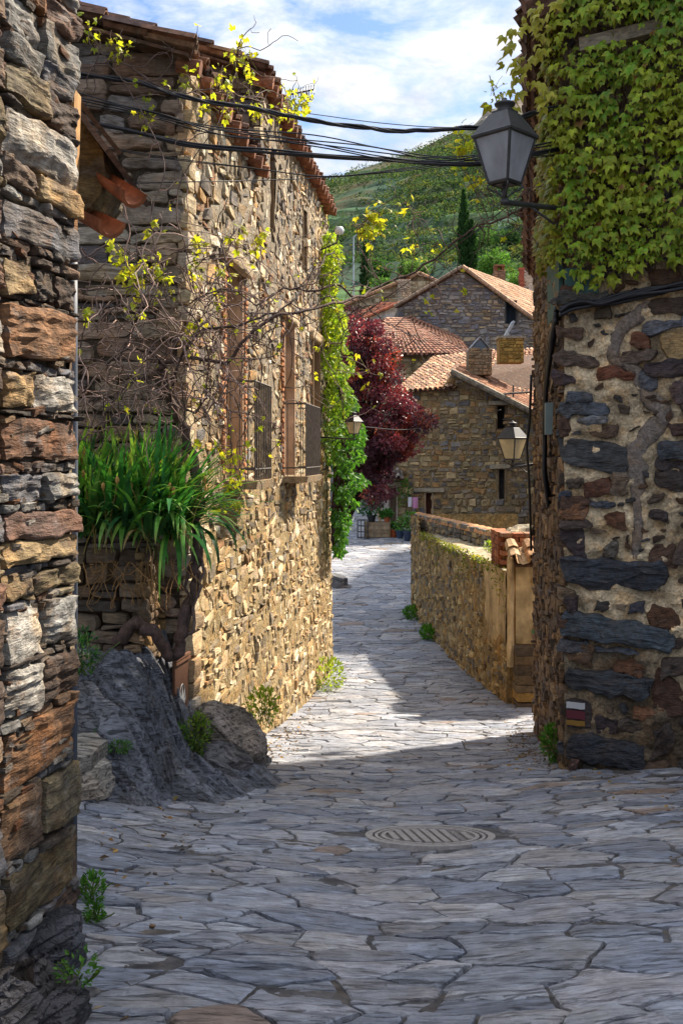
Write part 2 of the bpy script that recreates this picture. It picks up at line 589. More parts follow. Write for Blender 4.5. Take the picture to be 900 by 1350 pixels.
def sheet(mb, fr, u0, u1, vlo, vhi, holes=(), step=0.1, depth=0.0, rough=0.0, col=(0.3, 0.25, 0.2), batter=None):
    """The wall's own face, with openings left out; vlo / vhi may be functions of u."""
    O, U, Vv, N = fr
    us = np.unique(np.concatenate([np.arange(u0, u1, step), [u1]] + [np.array([h[0], h[1]]) for h in holes]))
    fl = vlo if callable(vlo) else (lambda u: vlo)
    fh = vhi if callable(vhi) else (lambda u: vhi)
    lo, hi = min(fl(x) for x in us), max(fh(x) for x in us)
    vs = np.unique(np.concatenate([np.arange(lo, hi, step), [hi]] + [np.array([h[2], h[3]]) for h in holes]))
    u, v = np.meshgrid(us, vs, indexing='ij')
    L = np.array([fl(x) for x in us])[:, None]
    H = np.array([fh(x) for x in us])[:, None]
    v = np.clip(v, L, H)
    d = depth + rough * fbm(n3(u * 7, v * 7, 3.3), 3)
    if batter is not None:
        d = d + batter(u, v)
    X = O + u[..., None] * U + v[..., None] * Vv + d[..., None] * N
    fs = []
    b = len(vs)
    for i in range(len(us) - 1):
        for j in range(b - 1):
            uc, vc = (us[i] + us[i + 1]) / 2, (v[i, j] + v[i, j + 1]) / 2
            if any(h[0] < uc < h[1] and h[2] < vc < h[3] for h in holes):
                continue
            if v[i, j + 1] - v[i, j] < 1e-6 and v[i + 1, j + 1] - v[i + 1, j] < 1e-6:
                continue
            fs.append((i * b + j, (i + 1) * b + j, (i + 1) * b + j + 1, i * b + j + 1))
    mb.add(X.reshape(-1, 3), np.array(fs), col)


# ------------------------------------------------------------------ flat irregular stones
def voronoi(pts, R, nb=26):
    pts = np.asarray(pts, float)
    n = len(pts)
    out = []
    for i in range(n):
        d = ((pts - pts[i]) ** 2).sum(1)
        near = np.argsort(d)[1:nb]
        c = pts[i]
        poly = [(c[0] - R, c[1] - R), (c[0] + R, c[1] - R), (c[0] + R, c[1] + R), (c[0] - R, c[1] + R)]
        for q in near:
            mx, my = (c + pts[q]) / 2
            nx, ny = pts[q] - c
            if d[q] > 4.2 * max((p[0] - c[0]) ** 2 + (p[1] - c[1]) ** 2 for p in poly):
                break
            new = []
            m = len(poly)
            for a in range(m):
                p, r = poly[a], poly[(a + 1) % m]
                sp = (p[0] - mx) * nx + (p[1] - my) * ny
                sr = (r[0] - mx) * nx + (r[1] - my) * ny
                if sp <= 0:
                    new.append(p)
                if sp * sr < 0:
                    f = sp / (sp - sr)
                    new.append((p[0] + f * (r[0] - p[0]), p[1] + f * (r[1] - p[1])))
            poly = new
            if len(poly) < 3:
                break
        out.append(np.array(poly) if len(poly) >= 3 else None)
    return out


def poisson(u0, u1, v0, v1, rad, tries):
    pts, rs = [], []
    cell = {}
    g = 0.25
    for _ in range(tries):
        p = np.array([rng.uniform(u0, u1), rng.uniform(v0, v1)])
        r = rad(p[0], p[1])
        k = (int(p[0] // g), int(p[1] // g))
        rr = int(math.ceil(r * 1.5 / g))
        ok = True
        for a in range(-rr, rr + 1):
            for b in range(-rr, rr + 1):
                for q, rq in cell.get((k[0] + a, k[1] + b), ()):
                    if (p[0] - q[0]) ** 2 + (p[1] - q[1]) ** 2 < ((r + rq) / 2) ** 2:
                        ok = False
                        break
                if not ok: break
            if not ok: break
        if ok:
            cell.setdefault(k, []).append((p, r))
            pts.append(p)
    return np.array(pts)


# ------------------------------------------------------------------ roof tiles
TILE = ['7d5c4a', '8a6650', '6f5446', '96704f', '64504a', 'a07c62', '826252', '675650']


def tile_roof(mb, eL, eR, rR, rL, tw=0.2, tl=0.36, pal=TILE, jit=0.02, r=0.075, under=True, lift=0.035, fine=True):
    """Rows of half-round cover tiles over troughs, from the eave eL-eR up to the ridge rL-rR."""
    eL, eR, rR, rL = map(lambda p: np.array(p, float), (eL, eR, rR, rL))
    nc = max(2, int(round(np.linalg.norm(eR - eL) / tw)))
    nr = max(2, int(round(max(np.linalg.norm(rL - eL), np.linalg.norm(rR - eR)) / tl)))
    nrm = unit(np.cross(eR - eL, rL - eL))
    if nrm[2] < 0: nrm = -nrm
    at = lambda a, b: (eL * (1 - a) + eR * a) * (1 - b) + (rL * (1 - a) + rR * a) * b
    pal = np.array([hx(c) for c in pal])
    ns = 5 if fine else 4
    th = np.linspace(0, np.pi, ns)
    for c in range(nc):
        for q in range(nr):
            b0 = q / nr
            b1 = min(1.0, (q + 1.18) / nr)
            for kind in (0, 1):
                a0 = (c + (0.5 if kind else 0.0)) / nc
                if a0 > 1: continue
                p0, p1 = at(a0, b0), at(a0, b1)
                ax = unit(p1 - p0)
                sd = unit(np.cross(ax, nrm))
                jx = rng.uniform(-jit, jit)
                wl = tw * 0.40 if kind == 0 else tw * 0.46
                if kind == 1 and not fine:
                    wl = tw * 0.5
                ro, r1 = wl * 1.08, wl * 0.9
                up0 = (lift if kind == 0 else 0.01) + rng.uniform(-.4, .6) * jit
                up1 = up0 - lift * 0.6
                V = []
                hf = r / 0.09
                for (p, rad, up, jj) in ((p0 + ax * rng.uniform(-jit, jit) * 1.5, ro, up0, jx), (p1, r1, up1, jx * 0.3)):
                    for layer in ((0, 1) if (kind == 0 and fine) else (0,)):
                        rad2 = rad - 0.014 * layer
                        for t in th:
                            z = math.sin(t) * rad2 * hf * (1 if kind == 0 else -0.75)
                            V.append(p + sd * (math.cos(t) * rad2 + jj) + nrm * (z + up + (0.03 if kind else 0.0)))
                m = len(th)
                fs = []
                if kind == 0 and fine:
                    o0, i0, o1, i1 = 0, m, 2 * m, 3 * m
                    for k in range(m - 1):
                        fs += [(o0 + k, o1 + k, o1 + k + 1, o0 + k + 1), (i0 + k, i0 + k + 1, i1 + k + 1, i1 + k),
                               (o0 + k, o0 + k + 1, i0 + k + 1, i0 + k), (o1 + k, i1 + k, i1 + k + 1, o1 + k + 1)]
                else:
                    for k in range(m - 1):
                        fs.append((k, m + k, m + k + 1, k + 1))
                cl = pal[rng.integers(len(pal))] * rng.uniform(0.65, 1.25)
                mb.add(V, fs, cl)
    if under:
        t = -nrm * 0.07
        mb.hexa(np.array([eL, eR, rR, rL]) + t - nrm * 0.03, np.array([eL, eR, rR, rL]) + t, hx('5a4030'))


# ------------------------------------------------------------------ leaves
IVY = np.array([(0, .33, .09), (0, .06, 0), (.22, -.07, .0), (.40, .06, -.02), (.52, .52, -.08), (.22, .46, .03), (.14, .70, .0), (0, 1.05, -.10),
                (-.14, .70, .0), (-.22, .46, .03), (-.52, .52, -.08), (-.40, .06, -.02), (-.22, -.07, .0)])
IVY_F = np.array([(0, i, i + 1 if i < 12 else 1) for i in range(1, 13)])
IVY_T = np.array([0, 0, .15, .35, 1, .25, .4, 1.0, .4, .25, 1, .35, .15])
DIA = np.array([(0, 0, 0), (.27, .42, .07), (0, 1, -.04), (-.27, .42, .07)])
DIA_F = np.array([(0, 1, 2), (0, 2, 3)])
DIA_T = np.array([0, .3, 1, .3])


def leaves(mb, c, axis, nrm, size, col, tipcol=None, tpl='dia'):
    """One leaf per row: c base point, axis base-to-tip direction, nrm face normal."""
    T, Ff, W = (IVY, IVY_F, IVY_T) if tpl == 'ivy' else (DIA, DIA_F, DIA_T)
    c = np.asarray(c, float)
    n = len(c)
    if n == 0: return
    axis = unit(np.broadcast_to(axis, (n, 3)))
    nrm = np.broadcast_to(nrm, (n, 3))
    nrm = unit(nrm - axis * (nrm * axis).sum(1, keepdims=True))
    side = np.cross(axis, nrm)
    size = np.broadcast_to(size, (n,))[:, None, None]
    V = c[:, None] + size * (T[None, :, 0, None] * side[:, None] + T[None, :, 1, None] * axis[:, None] + T[None, :, 2, None] * rng.uniform(.3, 2.4, n)[:, None, None] * nrm[:, None])
    f = (Ff[None] + (np.arange(n) * len(T))[:, None, None]).reshape(-1, 3)
    col = np.broadcast_to(col, (n, 3))
    if tipcol is None:
        cl = np.repeat(col[:, None], len(T), 1)
    else:
        tipcol = np.broadcast_to(tipcol, (n, 3))
        cl = col[:, None] * (1 - W[None, :, None]) + tipcol[:, None] * W[None, :, None]
    mb.add(V.reshape(-1, 3), f, cl.reshape(-1, 3))


def rdir(n):
    return unit(rng.normal(size=(n, 3)))


def blob(n, c, r, shell=0.55):
    """Points in an ellipsoid, denser towards its skin."""
    d = rdir(n)
    k = rng.random(n)[:, None] ** (1 / 3.0)
    k = shell + (1 - shell) * k if shell else k
    return np.asarray(c) + d * k * np.asarray(r), d


def crown(mb, clumps, per, size, pal, tpl='dia', droop=0.3, tip=None):
    """clumps: (centre, radii); every clump gets its own shade of the palette."""
    pal = [hx(p) if isinstance(p, str) else np.array(p) for p in pal]
    for c, r in clumps:
        r = np.asarray(r, float)
        p, d = blob(per, c, r, 0.3)
        base = pal[rng.integers(len(pal))]
        cl = base * rng.uniform(0.7, 1.3, (per, 1))
        ax = unit(d + rdir(per) * 0.9 + np.array([0, 0, -droop]))
        leaves(mb, p, ax, d + rdir(per) * 0.7 + np.array([0, 0, 0.5]), size * rng.uniform(0.6, 1.3, per), cl, tip, tpl)


def wander(p, d, n, step, turn, pull=(0, 0, 0)):
    pts = [np.array(p, float)]
    d = unit(d)
    for _ in range(n):
        d = unit(d + rng.normal(size=3) * turn + np.asarray(pull) * 0.1)
        pts.append(pts[-1] + d * step * rng.uniform(0.7, 1.3))
    return np.array(pts)


def spline(pts, n=8):
    pts = np.asarray(pts, float)
    q = np.vstack([2 * pts[0] - pts[1], pts, 2 * pts[-1] - pts[-2]])
    out = []
    for i in range(1, len(q) - 2):
        a, b, c, d = q[i - 1:i + 3]
        for t in np.linspace(0, 1, n, endpoint=False):
            out.append(0.5 * (2 * b + (c - a) * t + (2 * a - 5 * b + 4 * c - d) * t * t + (3 * b - a - 3 * c + d) * t ** 3))
    out.append(pts[-1])
    return np.array(out)


# ------------------------------------------------------------------ the lane's height
_KY = np.array([-8, 0, 1.5, 2.86, 4.4, 6.3, 9.3, 12, 16, 20, 25, 30, 38, 45, 60, 90])
_KZ = np.array([-1.5, -1.5, -1.53, -1.66, -1.98, -2.4, -3.0, -3.47, -3.98, -4.28, -4.42, -4.38, -3.95, -3.42, -1.5, 6])
_ty = np.arange(-8, 90, 0.1)
_tz = np.convolve(np.pad(np.interp(_ty, _KY, _KZ), 12, 'edge'), np.ones(25) / 25, 'valid')


def gz(X, Y):
    X = np.asarray(X, float); Y = np.asarray(Y, float)
    z = np.interp(Y, _ty, _tz)
    near = np.clip((11.5 - Y) / 3, 0, 1)
    left = np.clip(-(X + 0.9), 0, 2.5)
    z = z + near * 0.16 * left ** 1.3
    right = np.clip(X - 1.4, 0, 3)
    z = z + near * 0.07 * right
    z = z - near * 0.05 * np.exp(-((X - 0.35) / 0.6) ** 2)
    z = z + 0.02 * vn(n3(X * 0.9, Y * 0.9, 4.0))
    return z


def gz1(x, y):
    return float(gz(np.array([x]), np.array([y]))[0])


def boulder(mb, c, rad, ax, col, strata=9.0, plate=0.16, rough=0.18, n=72):
    """A rock split into slaty plates across the direction ax."""
    ax = unit(ax)
    th, ph = np.meshgrid(np.linspace(0, 2 * np.pi, n), np.linspace(0.02, np.pi - 0.02, n * 2 // 3), indexing='ij')
    d = np.stack([np.sin(ph) * np.cos(th), np.sin(ph) * np.sin(th), np.cos(ph)], -1)
    pn = rdir(16); ph_ = rng.uniform(0.62, 1.0, 16)
    q = d @ pn.T
    rad_f = np.min(np.where(q > 0.05, ph_ / np.maximum(q, 0.05), 9.0), -1)
    p = d * np.minimum(rad_f, 1.3)[..., None] * np.asarray(rad)
    sd = np.asarray(c).sum() * 3.7
    h = (p @ ax)
    lay = h * strata + 0.8 * vn(p * 2.2 + sd)
    k = np.floor(lay)
    fr = lay - k
    step = vn(np.stack([k * 3.17 + sd, k * 0 + 1.5, k * 0], -1)) * plate - 0.5 * plate * (np.abs(fr - 0.5) > 0.4)
    r = 1 + step + rough * fbm(p * 2.6 + sd, 4) + 0.04 * fbm(p * 16 + sd, 3)
    perp = p - h[..., None] * ax
    X = np.asarray(c) + h[..., None] * ax * (1 + 0.5 * rough * vn(p * 3 + sd)[..., None]) + perp * r[..., None]
    cc = np.asarray(col) * (1 + 0.35 * vn(np.stack([k * 1.7 + sd, k * 0, k * 0], -1)) + 0.2 * fbm(p * 9, 3))[..., None]
    mb.grid(X, np.clip(cc, 0.01, 1).reshape(-1, 3))

# ================================================================== SETTING: ground, lane, hillside
def build_ground():
    xs = np.concatenate([np.linspace(-60, -8, 14), np.linspace(-7, 8, 121), np.linspace(9, 60, 14)])
    ys = np.concatenate([np.linspace(-30, -4, 8), np.linspace(-3, 14, 120), np.linspace(14.4, 52, 110), np.linspace(54, 88, 14)])
    X, Y = np.meshgrid(xs, ys, indexing='ij')
    Z = gz(X, Y) - 0.015 + 0.010 * fbm(n3(X * 6, Y * 6, 1), 3)
    Z = Z - np.clip(abs(X) - 12, 0, 40) * 0.03
    mb = MB()
    c = hx('525152') * (1 + 0.25 * fbm(n3(X * 2, Y * 2, 5), 3))[..., None]
    mb.grid(np.stack([X, Y, Z], -1), c.reshape(-1, 3))
    tag(mb.build('ground', M['dirt'], smooth=True, loc=(0, 0, 0)), 'packed earth and grit showing between the paving slates', 'ground', kind='structure')


MH = (0.56, 6.25, 0.41)        # manhole: x, y, radius


def road_left(Y):
    return np.interp(Y, [0, 4, 7, 9, 19, 21, 30, 48], [-2.2, -2.4, -2.6, -1.7, -0.5, -1.3, -2.5, -3.5])


def road_right(Y):
    return np.interp(Y, [0, 8, 9.4, 13, 15.5, 28, 32, 48], [3.6, 4.0, 2.6, 2.9, 2.8, 2.1, 3.6, 4.0])


def build_road():
    def rad(u, v):
        k = 0.20 if rng.random() < 0.45 else 0.52
        if u > 1.0 and v < 9: k *= 1.15
        k = k * (0.85 + 0.02 * max(0, v - 6))
        return k
    kx = np.array([1.0, 1.45])
    pts = poisson(-2.9, 4.4, 0.6 * 1.45, 11 * 1.45, lambda u, v: rad(u, v / 1.45), 9000)
    p2 = poisson(-3.6, 4.4, 11 * 1.45, 49 * 1.45, lambda u, v: rad(u, v / 1.45), 16000)
    pts = np.vstack([pts, p2])
    polys = voronoi(pts, 2.2)
    mb = MB()
    pal = [hx(c) for c in ('898d97', '7c818d', '93969d', '8c8d94', '848994', '757b88', '98989c')]
    pieces = []
    for poly in polys:
        if poly is None: continue
        poly = poly / kx
        # many slabs have split along the cleavage
        stack = [(poly, 0)]
        while stack:
            q, lev = stack.pop()
            ext = q.max(0) - q.min(0)
            if lev < 2 and ext[1] > 0.16 and rng.random() < 0.36:
                a = rng.normal(0.10, 0.16)
                nx, ny = -math.sin(a), math.cos(a)
                m = q.mean(0) + rng.uniform(-.25, .25, 2) * ext
                sides = [[], []]
                for i in range(len(q)):
                    p, r = q[i], q[(i + 1) % len(q)]
                    sp, sr = (p - m) @ (nx, ny), (r - m) @ (nx, ny)
                    sides[0 if sp <= 0 else 1].append(p)
                    if sp * sr < 0:
                        x = p + (r - p) * sp / (sp - sr)
                        sides[0].append(x); sides[1].append(x)
                if min(len(sides[0]), len(sides[1])) >= 3:
                    stack += [(np.array(sides[0]), lev + 1), (np.array(sides[1]), lev + 1)]
                    continue
            pieces.append(q)
    for poly in pieces:
        c = poly.mean(0)
        if c[0] < road_left(c[1]) - 0.3 or c[0] > road_right(c[1]) + 0.3: continue
        if (c[0] - MH[0]) ** 2 + (c[1] - MH[1]) ** 2 < (MH[2] + 0.02) ** 2: continue
        # finer outline, wobbling with a noise of position
        seg = 0.035 if c[1] < 5.5 else 0.06 if c[1] < 9 else 0.12 if c[1] < 14 else 0.3
        E = []
        for i in range(len(poly)):
            a, b = poly[i], poly[(i + 1) % len(poly)]
            k = max(1, int(np.linalg.norm(b - a) / seg))
            for q in range(k):
                E.append(a + (b - a) * q / k)
        E = np.array(E)
        w = 0.045
        E = E + w * np.stack([fbm(n3(E[:, 0] * 3.2, E[:, 1] * 3.2, 7.7), 4, .62), 0.6 * fbm(n3(E[:, 0] * 3.2, E[:, 1] * 4.2, 19.1), 4, .62)], -1) * 0.75
        size = math.sqrt(abs(np.sum(poly[:, 0] * np.roll(poly[:, 1], -1) - np.roll(poly[:, 0], -1) * poly[:, 1]) / 2))
        if size < 0.05: continue
        right = np.clip((c[0] - 0.9) / 1.0, 0, 1) if c[1] < 9 else 0
        gap = rng.uniform(0.0015, 0.007) + 0.008 * right * rng.random()
        if c[1] > 14: gap *= 1.5
        r0 = size / 2
        dd = E - c
        dist = (E - np.array(MH[:2]))
        off = rng.uniform(-0.007, 0.005) - 0.004 * right
        tl = rng.uniform(-1, 1, 2) * 0.025
        rings = []
        for sc_, dz in ((1 - gap / r0, -0.022), (1 - (gap + 0.003) / r0, -0.004), (1 - (gap + 0.012) / r0, 0.0), (0.72, 0.0), (0.5, 0.001), (0.28, 0.001)):
            q = c + dd * max(sc_, 0.2)
            z = gz(q[:, 0], q[:, 1]) + dz
            if dz > -0.02:
                lx, ly = q[:, 0] - c[0], q[:, 1] - c[1]
                z = z + off + tl[0] * lx + tl[1] * ly
                # cleavage steps of the slate
                st = vn(n3(q[:, 0] * 2.2 + 9, q[:, 1] * 9 + q[:, 0] * 1.2, c[0] * 7))
                z = z + 0.009 * np.round(st * 2.0) / 2.0 + 0.007 * fbm(n3(q[:, 0] * 4, q[:, 1] * 12, 2.2), 4)
            rings.append(np.column_stack([q, z]))
        cz = rings[-1][:, 2].mean()
        n = len(E)
        V = np.vstack(rings + [np.array([[c[0], c[1], cz]])])
        f4 = [(k * n + i, k * n + (i + 1) % n, (k + 1) * n + (i + 1) % n, (k + 1) * n + i) for k in range(5) for i in range(n)]
        f3 = [(5 * n + i, 5 * n + (i + 1) % n, 6 * n) for i in range(n)]
        col = pal[rng.integers(len(pal))] * rng.uniform(0.74, 1.24)
        if rng.random() < 0.03:
            col = hx('82736a') * rng.uniform(0.8, 1.1)
        mb.add(V, f4 + f3, col)
    tag(mb.build('road', M['slate'], loc=(0, 0, 0)), 'lane paved with irregular grey slate flagstones', 'road', kind='structure')


def hill_z(X, Y):
    px = 450 + F * X / np.maximum(Y, 1)
    crest = np.interp(X, [-400, -60, -7, 5, 19, 30, 40, 47, 51, 57, 65, 120, 400], [40, 84, 96.5, 100.5, 105.5, 110, 115, 116, 119, 122, 125, 138, 150]) + 0.8 * fbm(n3(X * 0.06, 3.3, 0.5), 3)
    g = np.interp(Y, [40, 60, 75, 90, 110, 130, 170, 230, 290, 350, 380, 520, 800], [-0.08, -0.02, 0.055, 0.125, 0.19, 0.245, 0.36, 0.56, 0.78, 1.0, 0.98, 0.75, 0.4])
    z = crest * g
    w = np.clip((Y - 80) / 60, 0, 1)
    z = z + w * np.clip((340 - Y) / 60, .25, 1) * (3.2 * fbm(n3(X * 0.02, Y * 0.02, 1.7), 4) + 1.0 * fbm(n3(X * 0.09, Y * 0.09, 8.7), 3))
    # terraces
    stp = 7.0
    ph = (z / stp + 0.5 * vn(n3(X * 0.01, Y * 0.01, 3.1)))
    fr = ph - np.floor(ph)
    z = z + w * stp * 0.55 * (np.clip((fr - 0.72) / 0.28, 0, 1) - fr) * np.clip((300 - Y) / 80, 0.15, 1)
    # crag on the right-hand summit
    cr_ = np.clip(1.6 * np.exp(-((X - 60) / 13) ** 4 - ((Y - 345) / 18) ** 2), 0, 1)
    z = z + cr_ * (2 + 5 * np.abs(vn(n3(X * 0.15, Y * 0.15, 5.5))))
    return z


def hill_z1(x, y):
    return float(hill_z(np.array([float(x)]), np.array([float(y)]))[0])


def build_hill():
    xs = np.concatenate([np.linspace(-700, -120, 25), np.linspace(-110, 160, 270), np.linspace(170, 800, 25)])
    ys = np.concatenate([np.linspace(50, 150, 90), np.linspace(151, 420, 240), np.linspace(430, 900, 20)])
    X, Y = np.meshgrid(xs, ys, indexing='ij')
    Z = hill_z(X, Y)
    near = Y < 89
    Z = np.where(near, np.minimum(Z, gz(np.zeros_like(Y), np.minimum(Y, 89)) * 0 + Z), Z)
    mb = MB()
    n1 = fbm(n3(X * 0.03, Y * 0.03, 2.0), 4)
    n2 = fbm(n3(X * 0.15, Y * 0.15, 6.0), 3)
    gr = hx('4c6640'); dk = hx('30463a'); br = hx('5a5240'); rk = hx('77736b')
    a = np.clip(0.45 + 1.0 * n1 + 0.5 * n2, 0, 1)[..., None]
    c = gr * a + dk * (1 - a)
    b = (np.clip(n2 * 1.6 - 0.1, 0, 1) * np.clip((Y - 180) / 120, 0.1, 0.8))[..., None]
    c = c * (1 - b) + br * b
    gx = np.gradient(Z, axis=1) / np.gradient(Y, axis=1)
    s = np.clip((np.abs(gx) - 0.75) * 1.6, 0, 0.8)[..., None]
    c = c * (1 - s) + hx('5a5a48') * s
    k = (np.exp(-((X - 60) / 15) ** 4 - ((Y - 340) / 16) ** 2) * 1.5).clip(0, 1)[..., None]
    c = c * (1 - k) + rk * k
    mb.grid(np.stack([X, Y, Z], -1), c.reshape(-1, 3))
    tag(mb.build('hillside', M['terrain'], smooth=False, loc=(0, 0, 0)), 'terraced green hillside rising to a rocky top behind the village', 'hillside', kind='structure')
    # scrub: far too many to count
    mb = MB()
    n = 17000
    Y = rng.uniform(95, 352, n) ** 1.0
    X = Y * rng.uniform(-0.09, 0.24, n)
    dens = fbm(n3(X * 0.03, Y * 0.035, 11.0), 4)
    keep = dens + rng.uniform(-0.5, 0.5, n) > 0.08 - 0.18 * (Y > 190) - 0.22 * (Y > 255)
    keep &= np.exp(-((X - 60) / 15) ** 4 - ((Y - 340) / 16) ** 2) < 0.35
    X, Y = X[keep], Y[keep]
    Z = hill_z(X, Y)
    pal = [hx(c) for c in ('455a38', '384e32', '526842', '5a6a40', '31442e', '6c6c3a', '50624a')]
    for x, y, z in zip(X, Y, Z):
        r = rng.uniform(0.3, 0.9) * (1.0 + 0.003 * (y - 90))
        crown(mb, [((x, y, z + r * 0.45), (r, r, r * 0.75))], 26 if y < 170 else 13, 0.5 * (1.0 if y < 170 else 1.5), pal)
    tag(mb.build('scrub', M['shrub'], loc=(0, 0, 0)), 'low green bushes scattered over the terraced hillside', 'scrub', kind='stuff')


build_ground()
build_road()
build_hill()


# ================================================================== the rough stone house at the left edge
def build_left_edge_house():
    root = thing('stone_building', 'rough brown and grey stone wall filling the left edge of the lane', 'building', (-1.3, 3.4, gz1(-1.1, 3.6)))
    fr = frame((-1.06, 3.9, 0), (0.19, 1, 0))
    K = 0.003
    pal = dict(o='7a5a40', g='83827e', p='a09c94', k='7a6f58', d='463a33', b='6f5b4a', t='8c7858', v='644f46', s='626266', x='46413c', r='6e5240', l='6e6148')
    rows = [(-30, 0, 'ob'), (0, 26, 'og'), (28, 62, 'ov'), (64, 112, 'gg'), (114, 142, 'gs'), (144, 188, 'kd'), (190, 198, 'x'), (199, 255, 'p'), (257, 288, 'bt'), (290, 300, 'gs'),
            (302, 346, 's'), (348, 358, 'dx'), (360, 371, 'sdb'), (373, 412, 'txd'), (414, 420, 'x'), (422, 488, 'o'), (490, 500, 'ss'), (502, 546, 'tp'), (548, 553, 'x'),
            (555, 608, 'r'), (610, 622, 'ds'), (624, 655, 'sg'), (657, 668, 'gx'), (669, 700, 'v'), (701, 728, 't'), (730, 738, 'sx'), (740, 769, 'tl'), (771, 779, 'sk'),
            (780, 838, 'pg'), (840, 847, 'x'), (849, 905, 'pd'), (907, 918, 'gb'), (919, 985, 'o'), (987, 998, 'xs'), (1000, 1070, 'bk'), (1072, 1084, 'gx'), (1085, 1150, 'l'),
            (1152, 1162, 'ps'), (1163, 1210, 'sd'), (1212, 1222, 'x'), (1223, 1285, 'l'), (1287, 1330, 'xsb'), (1332, 1390, 'ds')]
    R, C_, T = [], [], []
    for y0, y1, ks in rows:
        tl = rng.uniform(-0.05, 0.05)
        # the visible pattern sits at the corner end; more of the same runs on towards the eye and past it
        cuts = np.cumsum([0] + [rng.uniform(0.75, 1.25) for _ in ks])
        cuts = -0.56 + cuts / cuts[-1] * (0.56 + rng.uniform(-0.025, 0.02))
        for i, k in enumerate(ks):
            R.append((cuts[i] + 0.001, cuts[i + 1] - 0.001, (600 - y1) * K, (600 - y0) * K))
            C_.append(hx(pal[k]) * rng.uniform(0.85, 1.15)); T.append(tl)
        u = -0.56
        while u > -3.4:
            w = rng.uniform(0.25, 0.6)
            R.append((u - w + 0.006, u - 0.006, (600 - y1) * K, (600 - y0) * K))
            C_.append(hx(pal[rng.choice(list('ogpkdbtvsrl'))])); T.append(tl)
            u -= w
    R, C_, T = np.array(R), np.array(C_), np.array(T)
    thin = (R[:, 3] - R[:, 2]) < 0.05
    mb = MB()
    stones(mb, fr, R[~thin], C_[~thin], rng.uniform(0.02, 0.045, (~thin).sum()), n=16, jit=0.06, rough=0.017, fq=8, lay=0.009, tilt=T[~thin] + rng.uniform(-.04, .04, (~thin).sum()), wob=0.013, back=0.06, rnd=0.07, sl=0.5)
    # thin slates laid between the blocks, several to a course
    R2, C2 = [], []
    for (a, b, c, d), q in zip(R[thin], C_[thin]):
        u = a
        while u < b:
            w = rng.uniform(0.06, 0.2)
            R2.append((u, min(u + w, b), c + rng.uniform(-.004, .004), d)); C2.append(q * rng.uniform(0.6, 1.3)); u += w + 0.004
    stones(mb, fr, np.array(R2), np.array(C2), rng.uniform(0.0, 0.045, len(R2)), n=10, jit=0.12, rough=0.007, fq=18, lay=0.004, wob=0.005)
    # chips filling the joints
    n = 1500
    u = rng.uniform(-1.4, -0.01, n); v = rng.uniform(-2.2, 1.8, n)
    w, h = rng.uniform(0.015, 0.05, n), rng.uniform(0.005, 0.016, n)
    stones(mb, fr, np.column_stack([u - w, np.minimum(u + w, 0.0), v - h, v + h]), pick(['6a5a48', '4a443e', '7a756e', '5b3f2c'], n), rng.uniform(0.0, 0.03, n), n=4, jit=0.3, rough=0.005, tilt=rng.uniform(-.3, .3, n))
    # stones at the corner's far face
    fe = frame(fr[0], (-1, 0.19, 0))
    Rr = courses(0.0, 1.6, -2.4, 2.4, (0.1, 0.22), (0.2, 0.5))
    stones(mb, fe, Rr, pick(['8a6a4a', '7a7a78', '6a5a4a', '9a8a70'], len(Rr)), rng.uniform(0, 0.04, len(Rr)), n=6, lay=0.004)
    mb.build('wall', M['near_stone'], root)
    mb = MB()
    O, U, Vv, N = fr
    c0 = O - U * 1.75 - N * 0.815
    mb.box(c0 + UP * 0.1, (1.72, 0.8, 2.5), U, N, UP, hx('4b4034'))
    mb.build('wall_core', M['dark_joint'], root)
    # foot of the wall: broken bedrock and rubble
    mb = MB()
    for cx, cy, r, h in ((-0.93, 3.1, 0.13, 0.10), (-1.0, 3.5, 0.10, 0.07), (-0.96, 2.75, 0.14, 0.14), (-1.05, 3.8, 0.06, 0.05), (-0.84, 2.92, 0.09, 0.06)):
        boulder(mb, (cx, cy, gz1(cx, cy) + h * .3), (r, r * 1.4, h + .06), (-.5, 0.2, .85), hx('46464b'), 26, .2, .3)
    mb.build('footing_rock', M['rock'], root)
    # the end of its eave, seen from below
    mb = MB()
    a, b = P(112, 158, 4.3), P(171, 238, 4.15)
    d = b - a
    vd = unit((a + b) / 2)
    mb.box((a + b) / 2 + vd * .2, (np.linalg.norm(d) / 2, 0.22, 0.012), d, vd - unit(d) * np.dot(vd, unit(d)), np.cross(unit(d), vd), hx('54443a'))
    a, b = P(90, 116, 4.4), P(134, 170, 4.3); d = b - a
    mb.box((a + b) / 2 + vd * .2 , (np.linalg.norm(d) / 2, 0.2, 0.010), d, vd - unit(d) * np.dot(vd, unit(d)), np.cross(unit(d), vd), hx('5e4c3e'))
    mb.build('eave_board', M['beam'], root)
    mb = MB()
    mb.box(P(99, 196, 4.05), (0.006, 0.05, 0.23), (1, 0, 0.02), (0, 1, 0), (0.03, 0, 1), hx('a07e54'))
    mb.build('lath', M['wood'], root)
    mb = MB()
    pts = np.array([P(x, y, 4.25) for x, y in ((98, 150), (114, 166), (136, 200), (139, 226), (133, 255), (118, 274), (106, 280), (97, 272))])
    mb.prism(pts, (0.02, 0.32, 0.0), hx('7b6c4c'))
    mb.build('soffit_stone', M['near_stone'], root)
